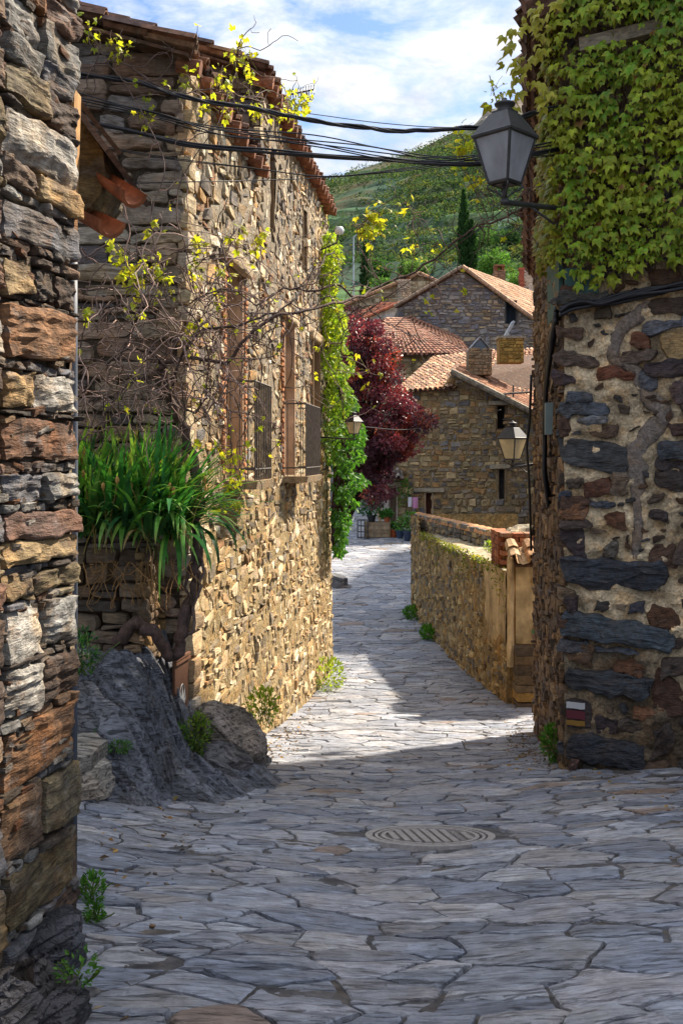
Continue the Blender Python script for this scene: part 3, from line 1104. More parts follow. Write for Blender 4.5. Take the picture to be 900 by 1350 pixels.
    for (x0, y0, x1, y1, r) in ((118, 222, 176, 262, 0.055), (84, 268, 147, 300, 0.06)):
        mb = MB()
        a, b = P(x0, y0, 4.4), P(x1, y1, 4.12)
        ax = unit(b - a); sd = unit(np.cross(ax, UP)); up = np.cross(sd, ax)
        th = np.linspace(-0.1, np.pi + 0.1, 11)
        G = []
        for rr in (r, r - 0.014):
            G.append([[p + sd * math.cos(t) * rr * k - up * (math.sin(t) * rr * k - 0.02) for t in th] for p, k in ((a, 0.8), (b, 1.1))])
        G = np.array(G)
        for q in range(2): mb.grid(G[q], hx('8d5638'))
        mb.grid(np.array([G[0][1], G[1][1]]), hx('8d5638'))
        mb.build('roof_tile', M['tile'], root, smooth=True)
    mb = MB()
    mb.tube([P(95.5, 345, 4.02), P(95.5, 470, 4.02), P(96, 590, 4.03), P(95, 1150, 4.05)], 0.022, 10, hx('4f5560'))
    mb.build('downpipe', M['paint'], root, smooth=True)


build_left_edge_house()

# ================================================================== the tall house on the left of the lane
HO = np.array([-1.43, 8.86, 0.0])
HU = unit((0.115, 1, 0))
YS = 1.0066                      # metres along the wall per metre ahead
LPAL = ['a8987a', '94846a', 'bcac90', '6f6452', '9c8870', '625a52', 'c8bea8', '87765c', 'a5865c', '6e6a66', 'b4a48c', '7d5f45', '57504a']


def wx(Y): return -2.45 + 0.115 * Y          # street wall's x at depth Y


def build_left_house():
    root = thing('stone_house', 'tall rubble stone house with tiled eaves and two balconies, left of the lane', 'house', (-1.6, 12, gz1(-1, 12)))
    fr = frame(HO, HU)
    top = lambda u: 3.62 if u < (12.3 - 8.86) * YS else 4.78
    U_ = lambda Y: (Y - 8.86) * YS
    wins = [(U_(10.42), U_(11.3), -0.26, 2.03), (U_(14.05), U_(14.95), -0.30, 1.95), (U_(16.9), U_(17.75), -0.1, 1.98)]
    slots = [(U_(13.0), U_(13.35), 3.0, 4.1), (U_(15.9), U_(16.3), 3.0, 4.0)]
    holes = wins + slots
    uend = U_(19.1)
    lo = lambda u: gz1(wx(8.86 + u / YS), 8.86 + u / YS) - 0.25
    bat = lambda u, v: np.clip(-(v + 0.4), 0, 5) * 0.028 + 0.04 * vn(n3(np.asarray(u) * 0.5, np.asarray(v) * 0.5, 4.4))
    mb = MB()
    sheet(mb, fr, 0, uend, lo, top, holes, step=0.16, rough=0.03, col=hx('9a865f'), batter=bat)
    V = np.array(mb.V[0])
    kk = np.clip((V[:, 2] + 0.6) / 2.0 + .3 * fbm(n3(V[:, 1], V[:, 2], 7), 3), 0, 1)[:, None]
    mb.c[0] = hx('9a865f') * (1 - kk) + hx('8c8270') * kk
    # the house's other faces
    fe = frame(HO, (-1, 0, 0)); fe = (fe[0], fe[1], fe[2], np.array([0, -1.0, 0]))
    sheet(mb, fe, 0, 5.5, lambda u: -3.3, lambda u: 3.58 + 0.27 * u, step=0.4, col=hx('4b4238'))
    Om = np.array([wx(12.3), 12.3, 0.0])
    fm = (Om, np.array([-1.0, 0, 0]), UP, np.array([0, -1.0, 0]))
    sheet(mb, fm, 0, 6.0, 2.6, lambda u: 4.72 + 0.30 * u, step=0.4, col=hx('4b4238'))
    Of = np.array([wx(19.1), 19.1, 0.0])
    ff = (Of, np.array([-1.0, 0, 0]), UP, np.array([0, 1.0, 0]))
    sheet(mb, ff, 0, 6.0, -4.4, lambda u: 4.72 + 0.30 * u, step=0.6, col=hx('6b5b48'))
    mb.build('mortar', M['rough_mortar'], root)
    mb = MB()
    inh = lambda u, v: any(h[0] - 0.07 < u < h[1] + 0.07 and h[2] - 0.05 < v < h[3] + 0.05 for h in holes)
    R = courses(0, uend, -4.6, 4.75, (0.045, 0.16), (0.07, 0.33), lambda u, v: lo(u) - 0.1 < v < top(u) - 0.06 and not inh(u, v), gap=0.01, split=0.3)
    c = pick(LPAL, len(R), 0.2)
    # lower third is more ochre with mud mortar, the top greyer
    v = (R[:, 2] + R[:, 3]) / 2
    k = np.clip((-0.3 - v) / 1.5, 0, 1)[:, None]
    c = c * (1 - 0.3 * k) + hx('b39c6c') * rng.uniform(0.6, 1.3, (len(R), 1)) * 0.3 * k
    stones(mb, fr, R, c, rng.uniform(-0.010, 0.030, len(R)), n=4, jit=0.4, rough=0.018, fq=8, tilt=rng.uniform(-.25, .25, len(R)), batter=bat, back=0.05, floor=-0.04, sl=0.6)
    # quoins at the near corner
    Q = []
    vq = -2.9
    while vq < 3.5:
        h = rng.uniform(0.12, 0.24); w = rng.uniform(0.2, 0.5)
        Q.append((-0.03, w, vq, vq + h)); vq += h + 0.008
    Q = np.array(Q)
    stones(mb, fr, Q, pick(['b0a184', '9c9284', '8e7a60', 'a8987c'], len(Q)), rng.uniform(0.05, 0.085, len(Q)), n=6, jit=0.08, rough=0.012, batter=bat)
    # near end wall: long dark slates above, rubble below
    R = courses(-0.02, 3.4, -2.9, 4.4, (0.09, 0.2), (0.25, 0.75), lambda u, v: v < 3.52 + 0.27 * u, split=0.35)
    v = (R[:, 2] + R[:, 3]) / 2
    c = pick(['6a6460', '7a6c60', '565050', '847264', '6a584c', '867a6a'], len(R))
    pale = (v > 1.3) & (v < 2.6) & (R[:, 0] < 0.5)
    c[pale] = pick(['857d70', '756b5e', '7d7266'], pale.sum())
    stones(mb, fe, R, c, rng.uniform(0.01, 0.09, len(R)), n=10, jit=0.16, rough=0.022, lay=0.008, tilt=rng.uniform(-.05, .05, len(R)), wob=0.015)
    R = courses(0, 4.4, 2.6, 6.2, (0.1, 0.2), (0.2, 0.6), lambda u, v: v < 4.62 + 0.30 * u)
    stones(mb, fm, R, pick(['5d5550', '6a6258', '4c4a4c', '75685a'], len(R)), rng.uniform(0.01, 0.05, len(R)), n=4)
    mb.build('wall', M['wall_stone'], root)
    # brick edging beside the openings
    for h in wins[:2]:
        for side in (0, 1):
            mb = MB()
            v = h[2] + 0.05
            while v < h[3] - 0.1:
                w = rng.uniform(0.09, 0.2)
                a = (h[1] + 0.006, h[1] + w) if side else (h[0] - w, h[0] - 0.006)
                stones(mb, fr, [(a[0], a[1], v, v + 0.055)], hx('a3714e') * rng.uniform(0.8, 1.3), 0.035, n=4, jit=0.1, rough=0.006, batter=bat)
                v += 0.072
            mb.build('brick_edging', M['wall_stone'], root)
    O, U, Vv, N = fr
    for k, h in enumerate(wins):
        dp = 0.26 if k < 2 else 0.2
        q = lambda u, v, d: O + U * u + UP * v + N * d
        mb = MB()
        e = 0.004
        for (a, b) in ((h[0], h[0] + 0.03), (h[1] - 0.03, h[1])):
            mb.hexa([q(a, h[2], -dp), q(b, h[2], -dp), q(b, h[2], 0.03), q(a, h[2], 0.03)],
                    [q(a, h[3], -dp), q(b, h[3], -dp), q(b, h[3], 0.03), q(a, h[3], 0.03)], hx('c2a68c') if k < 2 else hx('8a7458'))
        mb.hexa([q(h[0], h[3] - e, -dp), q(h[1], h[3] - e, -dp), q(h[1], h[3] - e, 0.02), q(h[0], h[3] - e, 0.02)],
                [q(h[0], h[3] + .02, -dp), q(h[1], h[3] + .02, -dp), q(h[1], h[3] + .02, 0.02), q(h[0], h[3] + .02, 0.02)], hx('9a8468'))
        mb.hexa([q(h[0], h[2] - .03, -dp), q(h[1], h[2] - .03, -dp), q(h[1], h[2] - .03, 0.02), q(h[0], h[2] - .03, 0.02)],
                [q(h[0], h[2] + e, -dp), q(h[1], h[2] + e, -dp), q(h[1], h[2] + e, 0.02), q(h[0], h[2] + e, 0.02)], hx('9a8468'))
        w = mb.build('window', M['plaster'], root)
        mb = MB()
        mb.hexa([q(h[0], h[2], -dp - .05), q(h[1], h[2], -dp - .05), q(h[1], h[2], -dp), q(h[0], h[2], -dp)],
                [q(h[0], h[3], -dp - .05), q(h[1], h[3], -dp - .05), q(h[1], h[3], -dp), q(h[0], h[3], -dp)], hx('5c4a3a'))
        mb.build('shutter', M['wood'], w)
        mb = MB()
        stones(mb, fr, [(h[0] - 0.22, h[1] + 0.25, h[3] + 0.005, h[3] + 0.17)], hx('a8967a'), 0.09, n=10, jit=0.08, rough=0.014, batter=bat)
        mb.build('lintel', M['wall_stone'], w)
    for h in slots:
        mb = MB()
        q = lambda u, v, d: O + U * u + UP * v + N * d
        mb.hexa([q(h[0], h[2], -.3), q(h[1], h[2], -.3), q(h[1], h[2], -.22), q(h[0], h[2], -.22)],
                [q(h[0], h[3], -.3), q(h[1], h[3], -.3), q(h[1], h[3], -.22), q(h[0], h[3], -.22)], hx('2e261f'))
        for a, b in ((h[0], h[0] + .02), (h[1] - .02, h[1])):
            mb.hexa([q(a, h[2], -.24), q(b, h[2], -.24), q(b, h[2], 0.01), q(a, h[2], 0.01)],
                    [q(a, h[3], -.24), q(b, h[3], -.24), q(b, h[3], 0.01), q(a, h[3], 0.01)], hx('7a6852'))
        mb.build('vent_slot', M['wood'], root)
    # balconies
    for (Y0, Y1, zb, zt) in ((10.4, 11.32, -0.27, 0.78), (13.95, 15.4, -0.30, 0.73)):
        u0, u1 = U_(Y0), U_(Y1)
        q = lambda u, v, d: O + U * u + UP * v + N * d
        mb = MB()
        mb.hexa([q(u0, zb - .09, 0), q(u1, zb - .09, 0), q(u1, zb - .09, .36), q(u0, zb - .09, .36)], [q(u0, zb, 0), q(u1, zb, 0), q(u1, zb, .38), q(u0, zb, .38)], hx('8d7c64'))
        bl = mb.build('balcony', M['wall_stone'], root)
        mb = MB()
        nb = int((u1 - u0) / 0.1)
        for i in range(nb + 1):
            u = u0 + 0.02 + (u1 - u0 - 0.04) * i / nb
            mb.tube([q(u, zb + .002, .345), q(u, zt, .345)], 0.0095, 5)
        for d in (0.08, 0.18, 0.27):
            mb.tube([q(u0 + .02, zb + .002, d), q(u0 + .02, zt, d)], 0.0065, 5)
            mb.tube([q(u1 - .02, zb + .002, d), q(u1 - .02, zt, d)], 0.0065, 5)
        for z in (zt, zb + 0.12):
            mb.tube([q(u0 + .02, z, 0.0), q(u0 + .02, z, .345), q(u1 - .02, z, .345), q(u1 - .02, z, 0.0)], 0.011, 4)
        mb.build('railing', M['rust_iron'], bl)
    # roofs: the near part is lower than the main part
    mb = MB()
    e0 = np.array([wx(8.6) + 0.14, 8.6, 3.58]); e1 = np.array([wx(12.25) + 0.14, 12.25, 3.58])
    tile_roof(mb, e0, e1, e1 + [-4.6, 0, 1.25], e0 + [-4.6, 0, 1.25], tw=0.19, jit=0.03)
    for a in np.arange(0.05, 1, 0.11):      # corbel tiles under the eave
        p = e0 * (1 - a) + e1 * a
        mb.tube([p + [-0.16, 0, -0.1], p + [0.05, 0, -0.14]], [0.07, 0.075], 8, hx('8a5a42') * rng.uniform(0.7, 1.2))
    mb.build('annex_roof', M['tile'], root)
    mb = MB()
    e0 = np.array([wx(12.05) + 0.15, 12.05, 4.74]); e1 = np.array([wx(18.9) + 0.15, 18.9, 4.74])
    tile_roof(mb, e0, e1, e1 + [-5, 0, 1.55], e0 + [-5, 0, 1.55], tw=0.2, jit=0.03)
    for a in np.arange(0.02, 1, 0.045):
        p = e0 * (1 - a) + e1 * a
        mb.tube([p + [-0.18, 0, -0.1], p + [0.06, 0, -0.14]], [0.07, 0.08], 8, hx('8a5a42') * rng.uniform(0.7, 1.2))
    mb.build('roof', M['tile'], root)


build_left_house()


def build_antenna():
    p = P(376, 124, 13.5)
    root = thing('antenna', 'small black television antenna standing on the eave of the left house', 'antenna', p + [-0.1, 0, -0.45])
    mb = MB()
    mb.tube([p + [-0.1, 0, -0.6], p + [-0.1, 0, 0.06]], 0.012, 6)
    mb.build('mast', M['iron'], root)
    mb = MB()
    a, b = P(376, 126, 13.5), P(414, 118, 13.2)
    mb.tube([a, b], 0.011, 5)
    for k in np.linspace(0.1, 1, 11):
        c = a + (b - a) * k
        mb.tube([c + [0, -.05, -.06], c + [0, .05, .06]], 0.006, 4)
        mb.tube([c + [0, -.05, .05], c + [0, .05, -.05]], 0.005, 4)
    mb.build('boom', M['iron'], root)


build_antenna()


# ------------------------------------------------------------------ bedrock, planted terrace, sign
def build_rock():
    xs, ys = np.meshgrid(np.linspace(-3.0, -0.2, 220), np.linspace(6.2, 8.84, 200), indexing='ij')
    g = gz(xs, ys)
    a = np.clip((-1.19 - 0.05 * (8.8 - ys) - xs) / 0.48, 0, 1)
    b = np.clip((ys - 6.55 + 0.35 * (xs + 1.9)) / 1.5, 0, 1)
    sm = lambda t: t * t * (3 - 2 * t)
    pk = sm(a) ** 0.9 * sm(b)
    s = (xs * 0.45 + (ys - 8) * 0.75) + 0.06 * fbm(n3(xs * 3, ys * 3, 8), 3)
    strata = np.round(2.2 * vn(n3(s * 8, (xs * .8 - ys * .5) * 1.1, 3.1))) / 2.2 + 0.22 * vn(n3(s * 22, xs * 2, 1.1))
    h = (-1.62 - g) * pk
    z = g - 0.05 + np.maximum(h, 0) + pk ** 0.4 * (0.12 * strata + 0.14 * fbm(n3(xs * 2.2, ys * 2.2, 1.2), 4))
    toe = 0.24 * sm(np.clip((-0.5 - xs + .3 * (ys - 8)) / 0.8, 0, 1)) * sm(np.clip((ys - 6.9) / 1.2, 0, 1))
    z = z + toe * (1 + .35 * strata) * (1 - pk)
    foot = np.clip((-0.35 - xs + 0.25 * (ys - 8)) / 0.7, 0, 1) * np.clip((ys - 6.6 - 0.5 * (xs + 1)) / 0.8, 0, 1)
    z = z + foot * (0.05 + 0.045 * strata) - (1 - foot) * 0.04
    mb = MB()
    c = hx('5f626a') * (1 + 0.25 * strata + 0.2 * fbm(n3(s * 9, xs * 2, 5), 3))[..., None]
    mb.grid(np.stack([xs, ys, z], -1), c.reshape(-1, 3))
    return tag(mb.build('rock_outcrop', M['rock']), 'big dark slate bedrock hump below the planted terrace', 'rock')


build_rock()


def slab_rock(label, cx, cy, z0, lay_n, size, dirv, cat='rock', col='5c5a58', name='rock'):
    """A tilted stack of slate leaves."""
    mb = MB()
    d = unit(dirv)
    for k in range(lay_n):
        t = k / max(1, lay_n - 1)
        L = size[0] * rng.uniform(0.7, 1.0) * (1 - 0.25 * t); Wd = size[1] * rng.uniform(0.75, 1.0)
        sd = unit(np.cross(UP, d)); up = np.cross(d, sd)
        c = np.array([cx, cy, z0]) + up * size[2] * k / lay_n + d * rng.uniform(-.04, .04)
        th = np.linspace(0, 2 * np.pi, 15)[:-1]
        rr = 1 + 0.25 * rng.uniform(-1, 1, 14)
        ring = [c + d * math.cos(q) * L * r / 2 + sd * math.sin(q) * Wd * r / 2 for q, r in zip(th, rr)]
        ring = np.array(ring)
        hh = up * size[2] / lay_n * 1.1
        V = np.vstack([ring, ring * 1.0 + hh * 0.3, (ring - c) * 0.96 + c + hh, [c + hh * 1.05]])
        n = 14
        fs = [(k2 * n + i, k2 * n + (i + 1) % n, (k2 + 1) * n + (i + 1) % n, (k2 + 1) * n + i) for k2 in range(2) for i in range(n)]
        fs += [(2 * n + i, 2 * n + (i + 1) % n, 3 * n) for i in range(n)]
        mb.add(V, fs, hx(col) * rng.uniform(0.7, 1.3))
    return tag(mb.build(name, M['rock']), label, cat)


def rock(label, c, rad, ax, col, strata, plate=.16, rough=.18):
    mb = MB()
    boulder(mb, c, rad, ax, hx(col), strata, plate, rough)
    tag(mb.build('rock', M['rock']), label, 'rock')


rock('split brown slate boulder leaning on the wall beside the sign', (-1.10, 8.72, -2.52), (.34, .26, .44), (.6, -.2, .75), '7a7066', 12, .16, .12)
rock('low dark slate rock at the foot of the sunlit wall', (-0.92, 9.22, -2.86), (.26, .22, .17), (.5, -.2, .8), '66625e', 18, .16, .12)
rock('dark layered slate rock in front of the split boulder', (-1.08, 8.45, -2.72), (.28, .24, .2), (.55, -.3, .75), '5c5a5c', 18, .16, .14)
slab_rock('pale flat stone block at the foot of the left edge wall', -1.86, 6.9, gz1(-1.86, 6.9) + 0.02, 3, (0.6, 0.55, 0.32), (0.9, -0.3, -0.08), col='a09a90')
slab_rock('small grey rock on the lane edge past the sunlit wall', -0.12, 32.0, gz1(-.12, 32.0) - 0.03, 3, (0.95, 0.7, 0.36), (0.8, -0.3, -0.2), col='6a6a6c')


def build_terrace():
    root = thing('retaining_wall', 'short dry stone wall holding up the strap leaved plants', 'wall', (-1.75, 8.3, -1.6))
    fr = (np.array([-2.9, 8.05, 0.0]), np.array([1.0, 0, 0]), UP, np.array([0, -1.0, 0]))
    R = courses(0, 1.3, -2.5, -0.82, (0.07, 0.16), (0.15, 0.42))
    mb = MB()
    bat = lambda u, v: -0.25 * np.clip(v + 1.7, 0, 2) + 0.03 * vn(n3(u * 3, v * 3, 1))
    stones(mb, fr, R, pick(['5c5044', '685a48', '4f4840', '706252'], len(R)), rng.uniform(0.0, 0.07, len(R)), n=6, jit=0.15, rough=0.02, lay=0.006, batter=bat, tilt=rng.uniform(-.1, .1, len(R)))
    f2 = (np.array([-1.60, 8.08, 0.0]), np.array([0, 1.0, 0]), UP, np.array([1.0, 0, 0]))
    R = courses(0, 0.85, -2.9, -0.82, (0.07, 0.16), (0.12, 0.3))
    stones(mb, f2, R, pick(['6d5a44', '7a6448', '5f5040', '857050'], len(R)), rng.uniform(0.0, 0.06, len(R)), n=6, jit=0.15, rough=0.02, batter=lambda u, v: -0.06 * np.clip(v + 1.9, 0, 2))
    mb.build('masonry', M['wall_stone'], root)
    mb = MB()
    mb.hexa([(-3.2, 8.1, -2.4), (-1.64, 8.1, -2.4), (-1.64, 8.84, -2.4), (-3.2, 8.84, -2.4)], [(-3.2, 8.28, -0.86), (-1.64, 8.28, -0.86), (-1.64, 8.84, -0.86), (-3.2, 8.84, -0.86)], hx('4a3c2c'))
    mb.build('earth_fill', M['dirt'], root)


build_terrace()


def build_strap_plant():
    root = thing('strap_leaved_plant', 'large clump of arching green strap leaves on the terrace wall', 'plant', (-1.8, 8.3, -0.86))
    mb = MB(); md = MB()
    n = 760
    for i in range(n):
        bx, by = rng.uniform(-2.35, -1.32), rng.uniform(7.98, 8.6)
        base = np.array([bx, by, -0.63 + rng.uniform(-.05, .05)])
        az = rng.uniform(0, 2 * np.pi)
        out = np.array([math.cos(az), math.sin(az), 0]) + np.array([0.75 + (bx + 1.8) * 0.8, -0.5, 0])
        out = unit(out)
        L = rng.uniform(0.55, 1.02)
        lean = abs(rng.normal(0.45, 0.34)) + 0.06 + (0.3 if bx > -1.45 else 0)
        droop = rng.uniform(0.5, 2.1) * lean + 0.1
        t = np.linspace(0, 1, 9)
        ang = lean + droop * t ** 1.6
        ds = L / 8
        pos = [base]
        for a in ang[:-1]:
            pos.append(pos[-1] + ds * (out * math.sin(a) + UP * math.cos(a)))
        pos = np.array(pos)
        w = 0.020 * rng.uniform(0.4, 1.35) * np.sin(np.pi * np.clip(0.16 + 0.84 * t, 0, 1)) ** 0.7
        sd = unit(np.cross(out, UP)) * rng.choice([-1, 1])
        nr = np.cross(sd, np.gradient(pos, axis=0))
        nr = unit(nr)
        G = np.stack([pos - sd * w[:, None] + nr * w[:, None] * 0.25, pos, pos + sd * w[:, None] + nr * w[:, None] * 0.25], 1)
        c0 = hx(random.choice(['3a7034', '447e3a', '305e36', '5c903c', '74a044', '3c7640', '668a40']))
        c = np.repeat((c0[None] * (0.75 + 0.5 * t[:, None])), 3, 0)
        if rng.random() < 0.025: c = np.repeat(hx('8c7a4c')[None], 27, 0)
        else:
            tipb = (np.clip((t - .82) / .18, 0, 1) * (rng.random() < .5))[:, None]
            c = np.repeat(c[::3] * (1 - tipb) + hx('8a7a44') * tipb, 3, 0)
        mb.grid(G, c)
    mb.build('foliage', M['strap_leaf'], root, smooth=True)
    md = MB()
    for i in range(38):
        p = np.array([rng.uniform(-2.1, -1.2), rng.uniform(7.9, 8.05), -0.86])
        q = wander(p, (rng.uniform(-.4, .4), -0.25, -1), 7, 0.06, 0.35, (0, 0, -2))
        md.tube(q, 0.004, 4, hx('8a6a44') * rng.uniform(0.6, 1.2))
    md.build('hanging_roots', M['bark'], root)
    md = MB()
    for i in range(16):
        p = np.array([rng.uniform(-2.1, -1.2), rng.uniform(7.95, 8.3), -0.8])
        q = wander(p, (rng.uniform(-.2, .3), -0.2, 1), 6, 0.1, 0.1)
        md.tube(q, 0.004, 4, hx('8a7a44'))
        md.lathe(q[-1], [(0.004, -.03), (0.014, -.01), (0.016, .015), (0.004, .035)], 6, hx('a8824a'))
    md.build('seed_stalk', M['bark'], root)


build_strap_plant()


def build_sign():
    A, B = P(229, 868, 8.45), P(247, 852, 8.8)      # top near and far corners
    root = thing('sign', 'narrow brown panel with a white leaf emblem standing against the wall', 'sign', (A[0], 8.6, -2.5))
    U = unit((B - A) * [1, 1, 0]); Wd = 0.36
    N = unit(np.cross(U, UP))
    A = A - UP * 0.02
    h = 0.58
    mb = MB()
    c = A + U * Wd / 2 - UP * h / 2
    mb.box(c, (Wd / 2, 0.012, h / 2), U, N, UP, hx('5e4030'))
    mb.build('panel', M['paint'], root)
    for z in (0.0, -0.035, -h + 0.03):
        mb = MB()
        mb.box(A + U * Wd / 2 + UP * z + N * 0.018, (Wd / 2 + 0.006, 0.012, 0.011), U, N, UP, hx('73503c'))
        mb.build('trim', M['paint'], root)
    mb = MB()
    e = c - UP * 0.06 + N * 0.0155
    for a, L in ((0, .2), (.35, .17), (-.35, .17), (.75, .12), (-.75, .12)):
        d = UP * math.cos(a) + U * math.sin(a)
        s_ = np.cross(N, d)
        b0 = e - UP * 0.1
        mb.prism([b0, b0 + d * L * .5 + s_ * 0.018, b0 + d * L, b0 + d * L * .5 - s_ * 0.018], N * 0.003, hx('d8d4cc'))
    th = np.linspace(0.15, 2 * np.pi - 0.15, 20)
    mb.tube([e - UP * 0.02 + U * 0.075 * math.sin(t) - UP * 0.13 * math.cos(t) for t in th[4:16]], 0.004, 4, hx('d0ccc4'))
    mb.build('leaf_emblem', M['paint'], root)
    mb = MB()
    mb.box(c - UP * (h / 2 + 0.14), (0.03, 0.03, 0.16), U, N, UP, hx('4a3a2e'))
    mb.build('post', M['wood'], root)


build_sign()


# ------------------------------------------------------------------ manhole
def build_manhole():
    x, y, r = MH
    z = gz1(x, y)
    e = 0.25
    sl = (gz1(x, y + e) - gz1(x, y - e)) / (2 * e)
    V_ = unit((0, 1, sl)); N = unit(np.cross((1, 0, 0), V_)); Ux = np.array([1.0, 0, 0])
    root = thing('manhole_cover', 'round cast iron manhole cover with slotted bars set in the paving', 'manhole cover', (x, y, z))
    c = np.array([x, y, z + 0.012])
    def ring(mb, r0, r1, h0, h1, col):
        th = np.linspace(0, 2 * np.pi, 61)
        prof = [(r0, h0), (r0, h1), (r1, h1), (r1, h0)]
        G = np.array([[c + Ux * (q * math.cos(t)) + V_ * (q * math.sin(t)) + N * hh for q, hh in prof] for t in th])
        mb.grid(G, hx(col))
    def disc(mb, r0, h, col):
        th = np.linspace(0, 2 * np.pi, 61)[:-1]
        mb.add(np.array([c + Ux * r0 * math.cos(t) + V_ * r0 * math.sin(t) + N * h for t in th]), [tuple(range(60))], hx(col))
    mb = MB()
    ring(mb, 0.365, 0.41, -0.06, 0.006, '8f8a86')
    ring(mb, 0.330, 0.350, -0.06, 0.004, '938d89')
    disc(mb, 0.38, -0.014, '3a3836')
    mb.build('frame', M['cast_iron'], root)
    mb = MB()
    ring(mb, 0.285, 0.31, -0.02, 0.004, '938d89')
    disc(mb, 0.32, -0.006, '5c5855')
    for k in range(-4, 5):
        a = k * 0.058
        L = math.sqrt(max(0, 0.27 ** 2 - a * a)) * 0.92
        if k == 3: 
            continue
        mb.box(c + Ux * a + N * -0.001, (0.019, L, 0.006), Ux + V_ * 0.12, V_ - Ux * 0.12, N, hx('908a86'))
    for q in np.linspace(-0.15, 0.15, 8):
        mb.box(c + Ux * (0.174 - 0.12 * q) + V_ * q + N * -0.002, (0.013, 0.010, 0.006), Ux, V_, N, hx('8a8480'))
    mb.build('lid', M['cast_iron'], root)


build_manhole()

# ================================================================== the ivy-clad house on the right
RO = np.array([2.10, 9.30, 0.0])
RU = unit((0.926, -0.378, 0))
RFR = frame(RO, RU)
RK = 0.00705                    # metres per photo pixel on its front


def ru(x): return (x - 740) / 155 * 1.06
def rv(y): return (600 - y) * RK


def build_right_house():
    root = thing('stone_house', 'stone and plaster house corner on the right, its upper front covered by ivy', 'house', (2.6, 10.5, gz1(2.4, 10.5)))
    O, U, Vv, N = RFR
    mb = MB()
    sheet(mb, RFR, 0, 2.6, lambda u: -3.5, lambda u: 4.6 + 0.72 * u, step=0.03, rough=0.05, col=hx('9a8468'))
    V = np.array(mb.V[0]); v = V[:, 2]; uu = (V - O) @ U
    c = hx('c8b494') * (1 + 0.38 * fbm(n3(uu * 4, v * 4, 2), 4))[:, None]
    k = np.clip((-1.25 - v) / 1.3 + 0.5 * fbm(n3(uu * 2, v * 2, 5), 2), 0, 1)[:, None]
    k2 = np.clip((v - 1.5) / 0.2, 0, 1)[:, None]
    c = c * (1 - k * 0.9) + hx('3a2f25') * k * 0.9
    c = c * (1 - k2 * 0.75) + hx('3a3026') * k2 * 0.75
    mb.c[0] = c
    sheet(mb, RFR, 2.6, 9.0, lambda u: -3.5, lambda u: 4.6 + 0.72 * u, step=0.3, rough=0.04, col=hx('7a6a54'))  # unseen stretch, lengthened and raised to keep sun off the foreground
    # the side along the lane, and the far end
    S0 = np.array([2.10, 9.30, 0.0]); S1 = np.array([2.50, 12.75, 0.0])
    fs = frame(S1, S0 - S1)
    Ls = np.linalg.norm(S1 - S0)
    sheet(mb, fs, 0, Ls, -4.0, lambda u: 2.6 + (4.6 - 2.6) * u / Ls, step=0.12, rough=0.02, col=hx('7a6448'))
    E1 = S1 + np.array([8.6, -3.0, 0])
    fe = frame(E1, S1 - E1)
    sheet(mb, fe, 0, np.linalg.norm(E1 - S1), -4.0, 2.6, step=0.3, col=hx('7a6448'))
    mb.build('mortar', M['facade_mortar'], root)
    L = [(728, 427, 768, 447, '5a4232'), (780, 405, 802, 421, '4c4030'), (848, 395, 905, 426, '493a2e'), (843, 427, 905, 442, '565a64'), (820, 437, 856, 462, '6b3f24'), (812, 463, 862, 480, '5a4c42'),
         (866, 438, 912, 474, '9a7d48'), (850, 476, 905, 500, '40363a'), (728, 461, 786, 486, '56463c'), (783, 484, 834, 505, '6b3a20'), (726, 488, 756, 509, '46383e'), (744, 514, 776, 529, '434a54'),
         (731, 530, 802, 546, '454d58'), (840, 487, 856, 513, '4e5460'), (760, 548, 800, 557, '6a7078'), (773, 558, 812, 577, '55402e'), (730, 550, 748, 577, '4a3426'), (733, 580, 820, 622, '3a3d40'),
         (770, 632, 805, 657, '54301f'), (731, 650, 750, 663, '3e4654'), (770, 658, 803, 671, '424a56'), (735, 665, 770, 684, '70492a'), (797, 674, 828, 695, '5e3a22'), (733, 687, 782, 697, '4a3c36'),
         (863, 580, 905, 601, '3a4048'), (872, 562, 898, 577, '42302a'), (863, 604, 905, 620, '433a3c'), (860, 622, 905, 646, '37302e'), (850, 648, 871, 665, '44352a'), (853, 669, 874, 690, '332c2c'),
         (880, 505, 895, 532, '5a4a4a'), (893, 510, 910, 560, '3a332e'), (735, 697, 771, 741, '372e33'), (790, 712, 810, 736, '5a564e'), (850, 718, 886, 741, '4e382a'), (888, 700, 910, 745, '4a3c34'),
         (740, 785, 757, 812, '3a2e30'), (775, 786, 803, 805, '33302f'), (850, 800, 893, 824, '54351f'), (826, 790, 846, 806, '3a3a44'), (860, 835, 900, 850, '3a2e28'),
         (742, 850, 774, 878, '5e4630'), (778, 851, 842, 861, '49505a'), (804, 866, 848, 889, '5f3c22'), (858, 884, 908, 928, '4a3022'), (832, 928, 872, 941, '7a5234'), (783, 938, 807, 968, '352c30'),
         (813, 942, 845, 962, '453a30'), (848, 950, 888, 992, '3a302c'), (742, 1000, 765, 1030, '5a4440'), (768, 1008, 800, 1030, '33312e'), (770, 890, 800, 905, '3c342c'), (870, 860, 908, 880, '40362e'),
         (800, 1012, 840, 1032, '38332e'), (845, 995, 880, 1020, '4a3a2c'), (884, 990, 910, 1025, '3a3430'), (804, 620, 822, 650, '6a5a4a'), (740, 625, 762, 645, '50463c')]
    big = [(735, 742, 876, 777, '3c4450', 0.0), (735, 818, 890, 848, '485560', -0.16), (741, 884, 856, 915, '3d444c', -0.12), (742, 974, 848, 1004, '363c46', -0.14), (718, 385, 800, 398, '5a5a58', 0.03)]
    mb = MB()
    R = np.array([(ru(a), ru(c), rv(d), rv(b)) for a, b, c, d, _ in L])
    mute = lambda c: c * 0.80 + c.mean(-1, keepdims=True) * np.array([1.06, 1.0, .94]) * 0.20
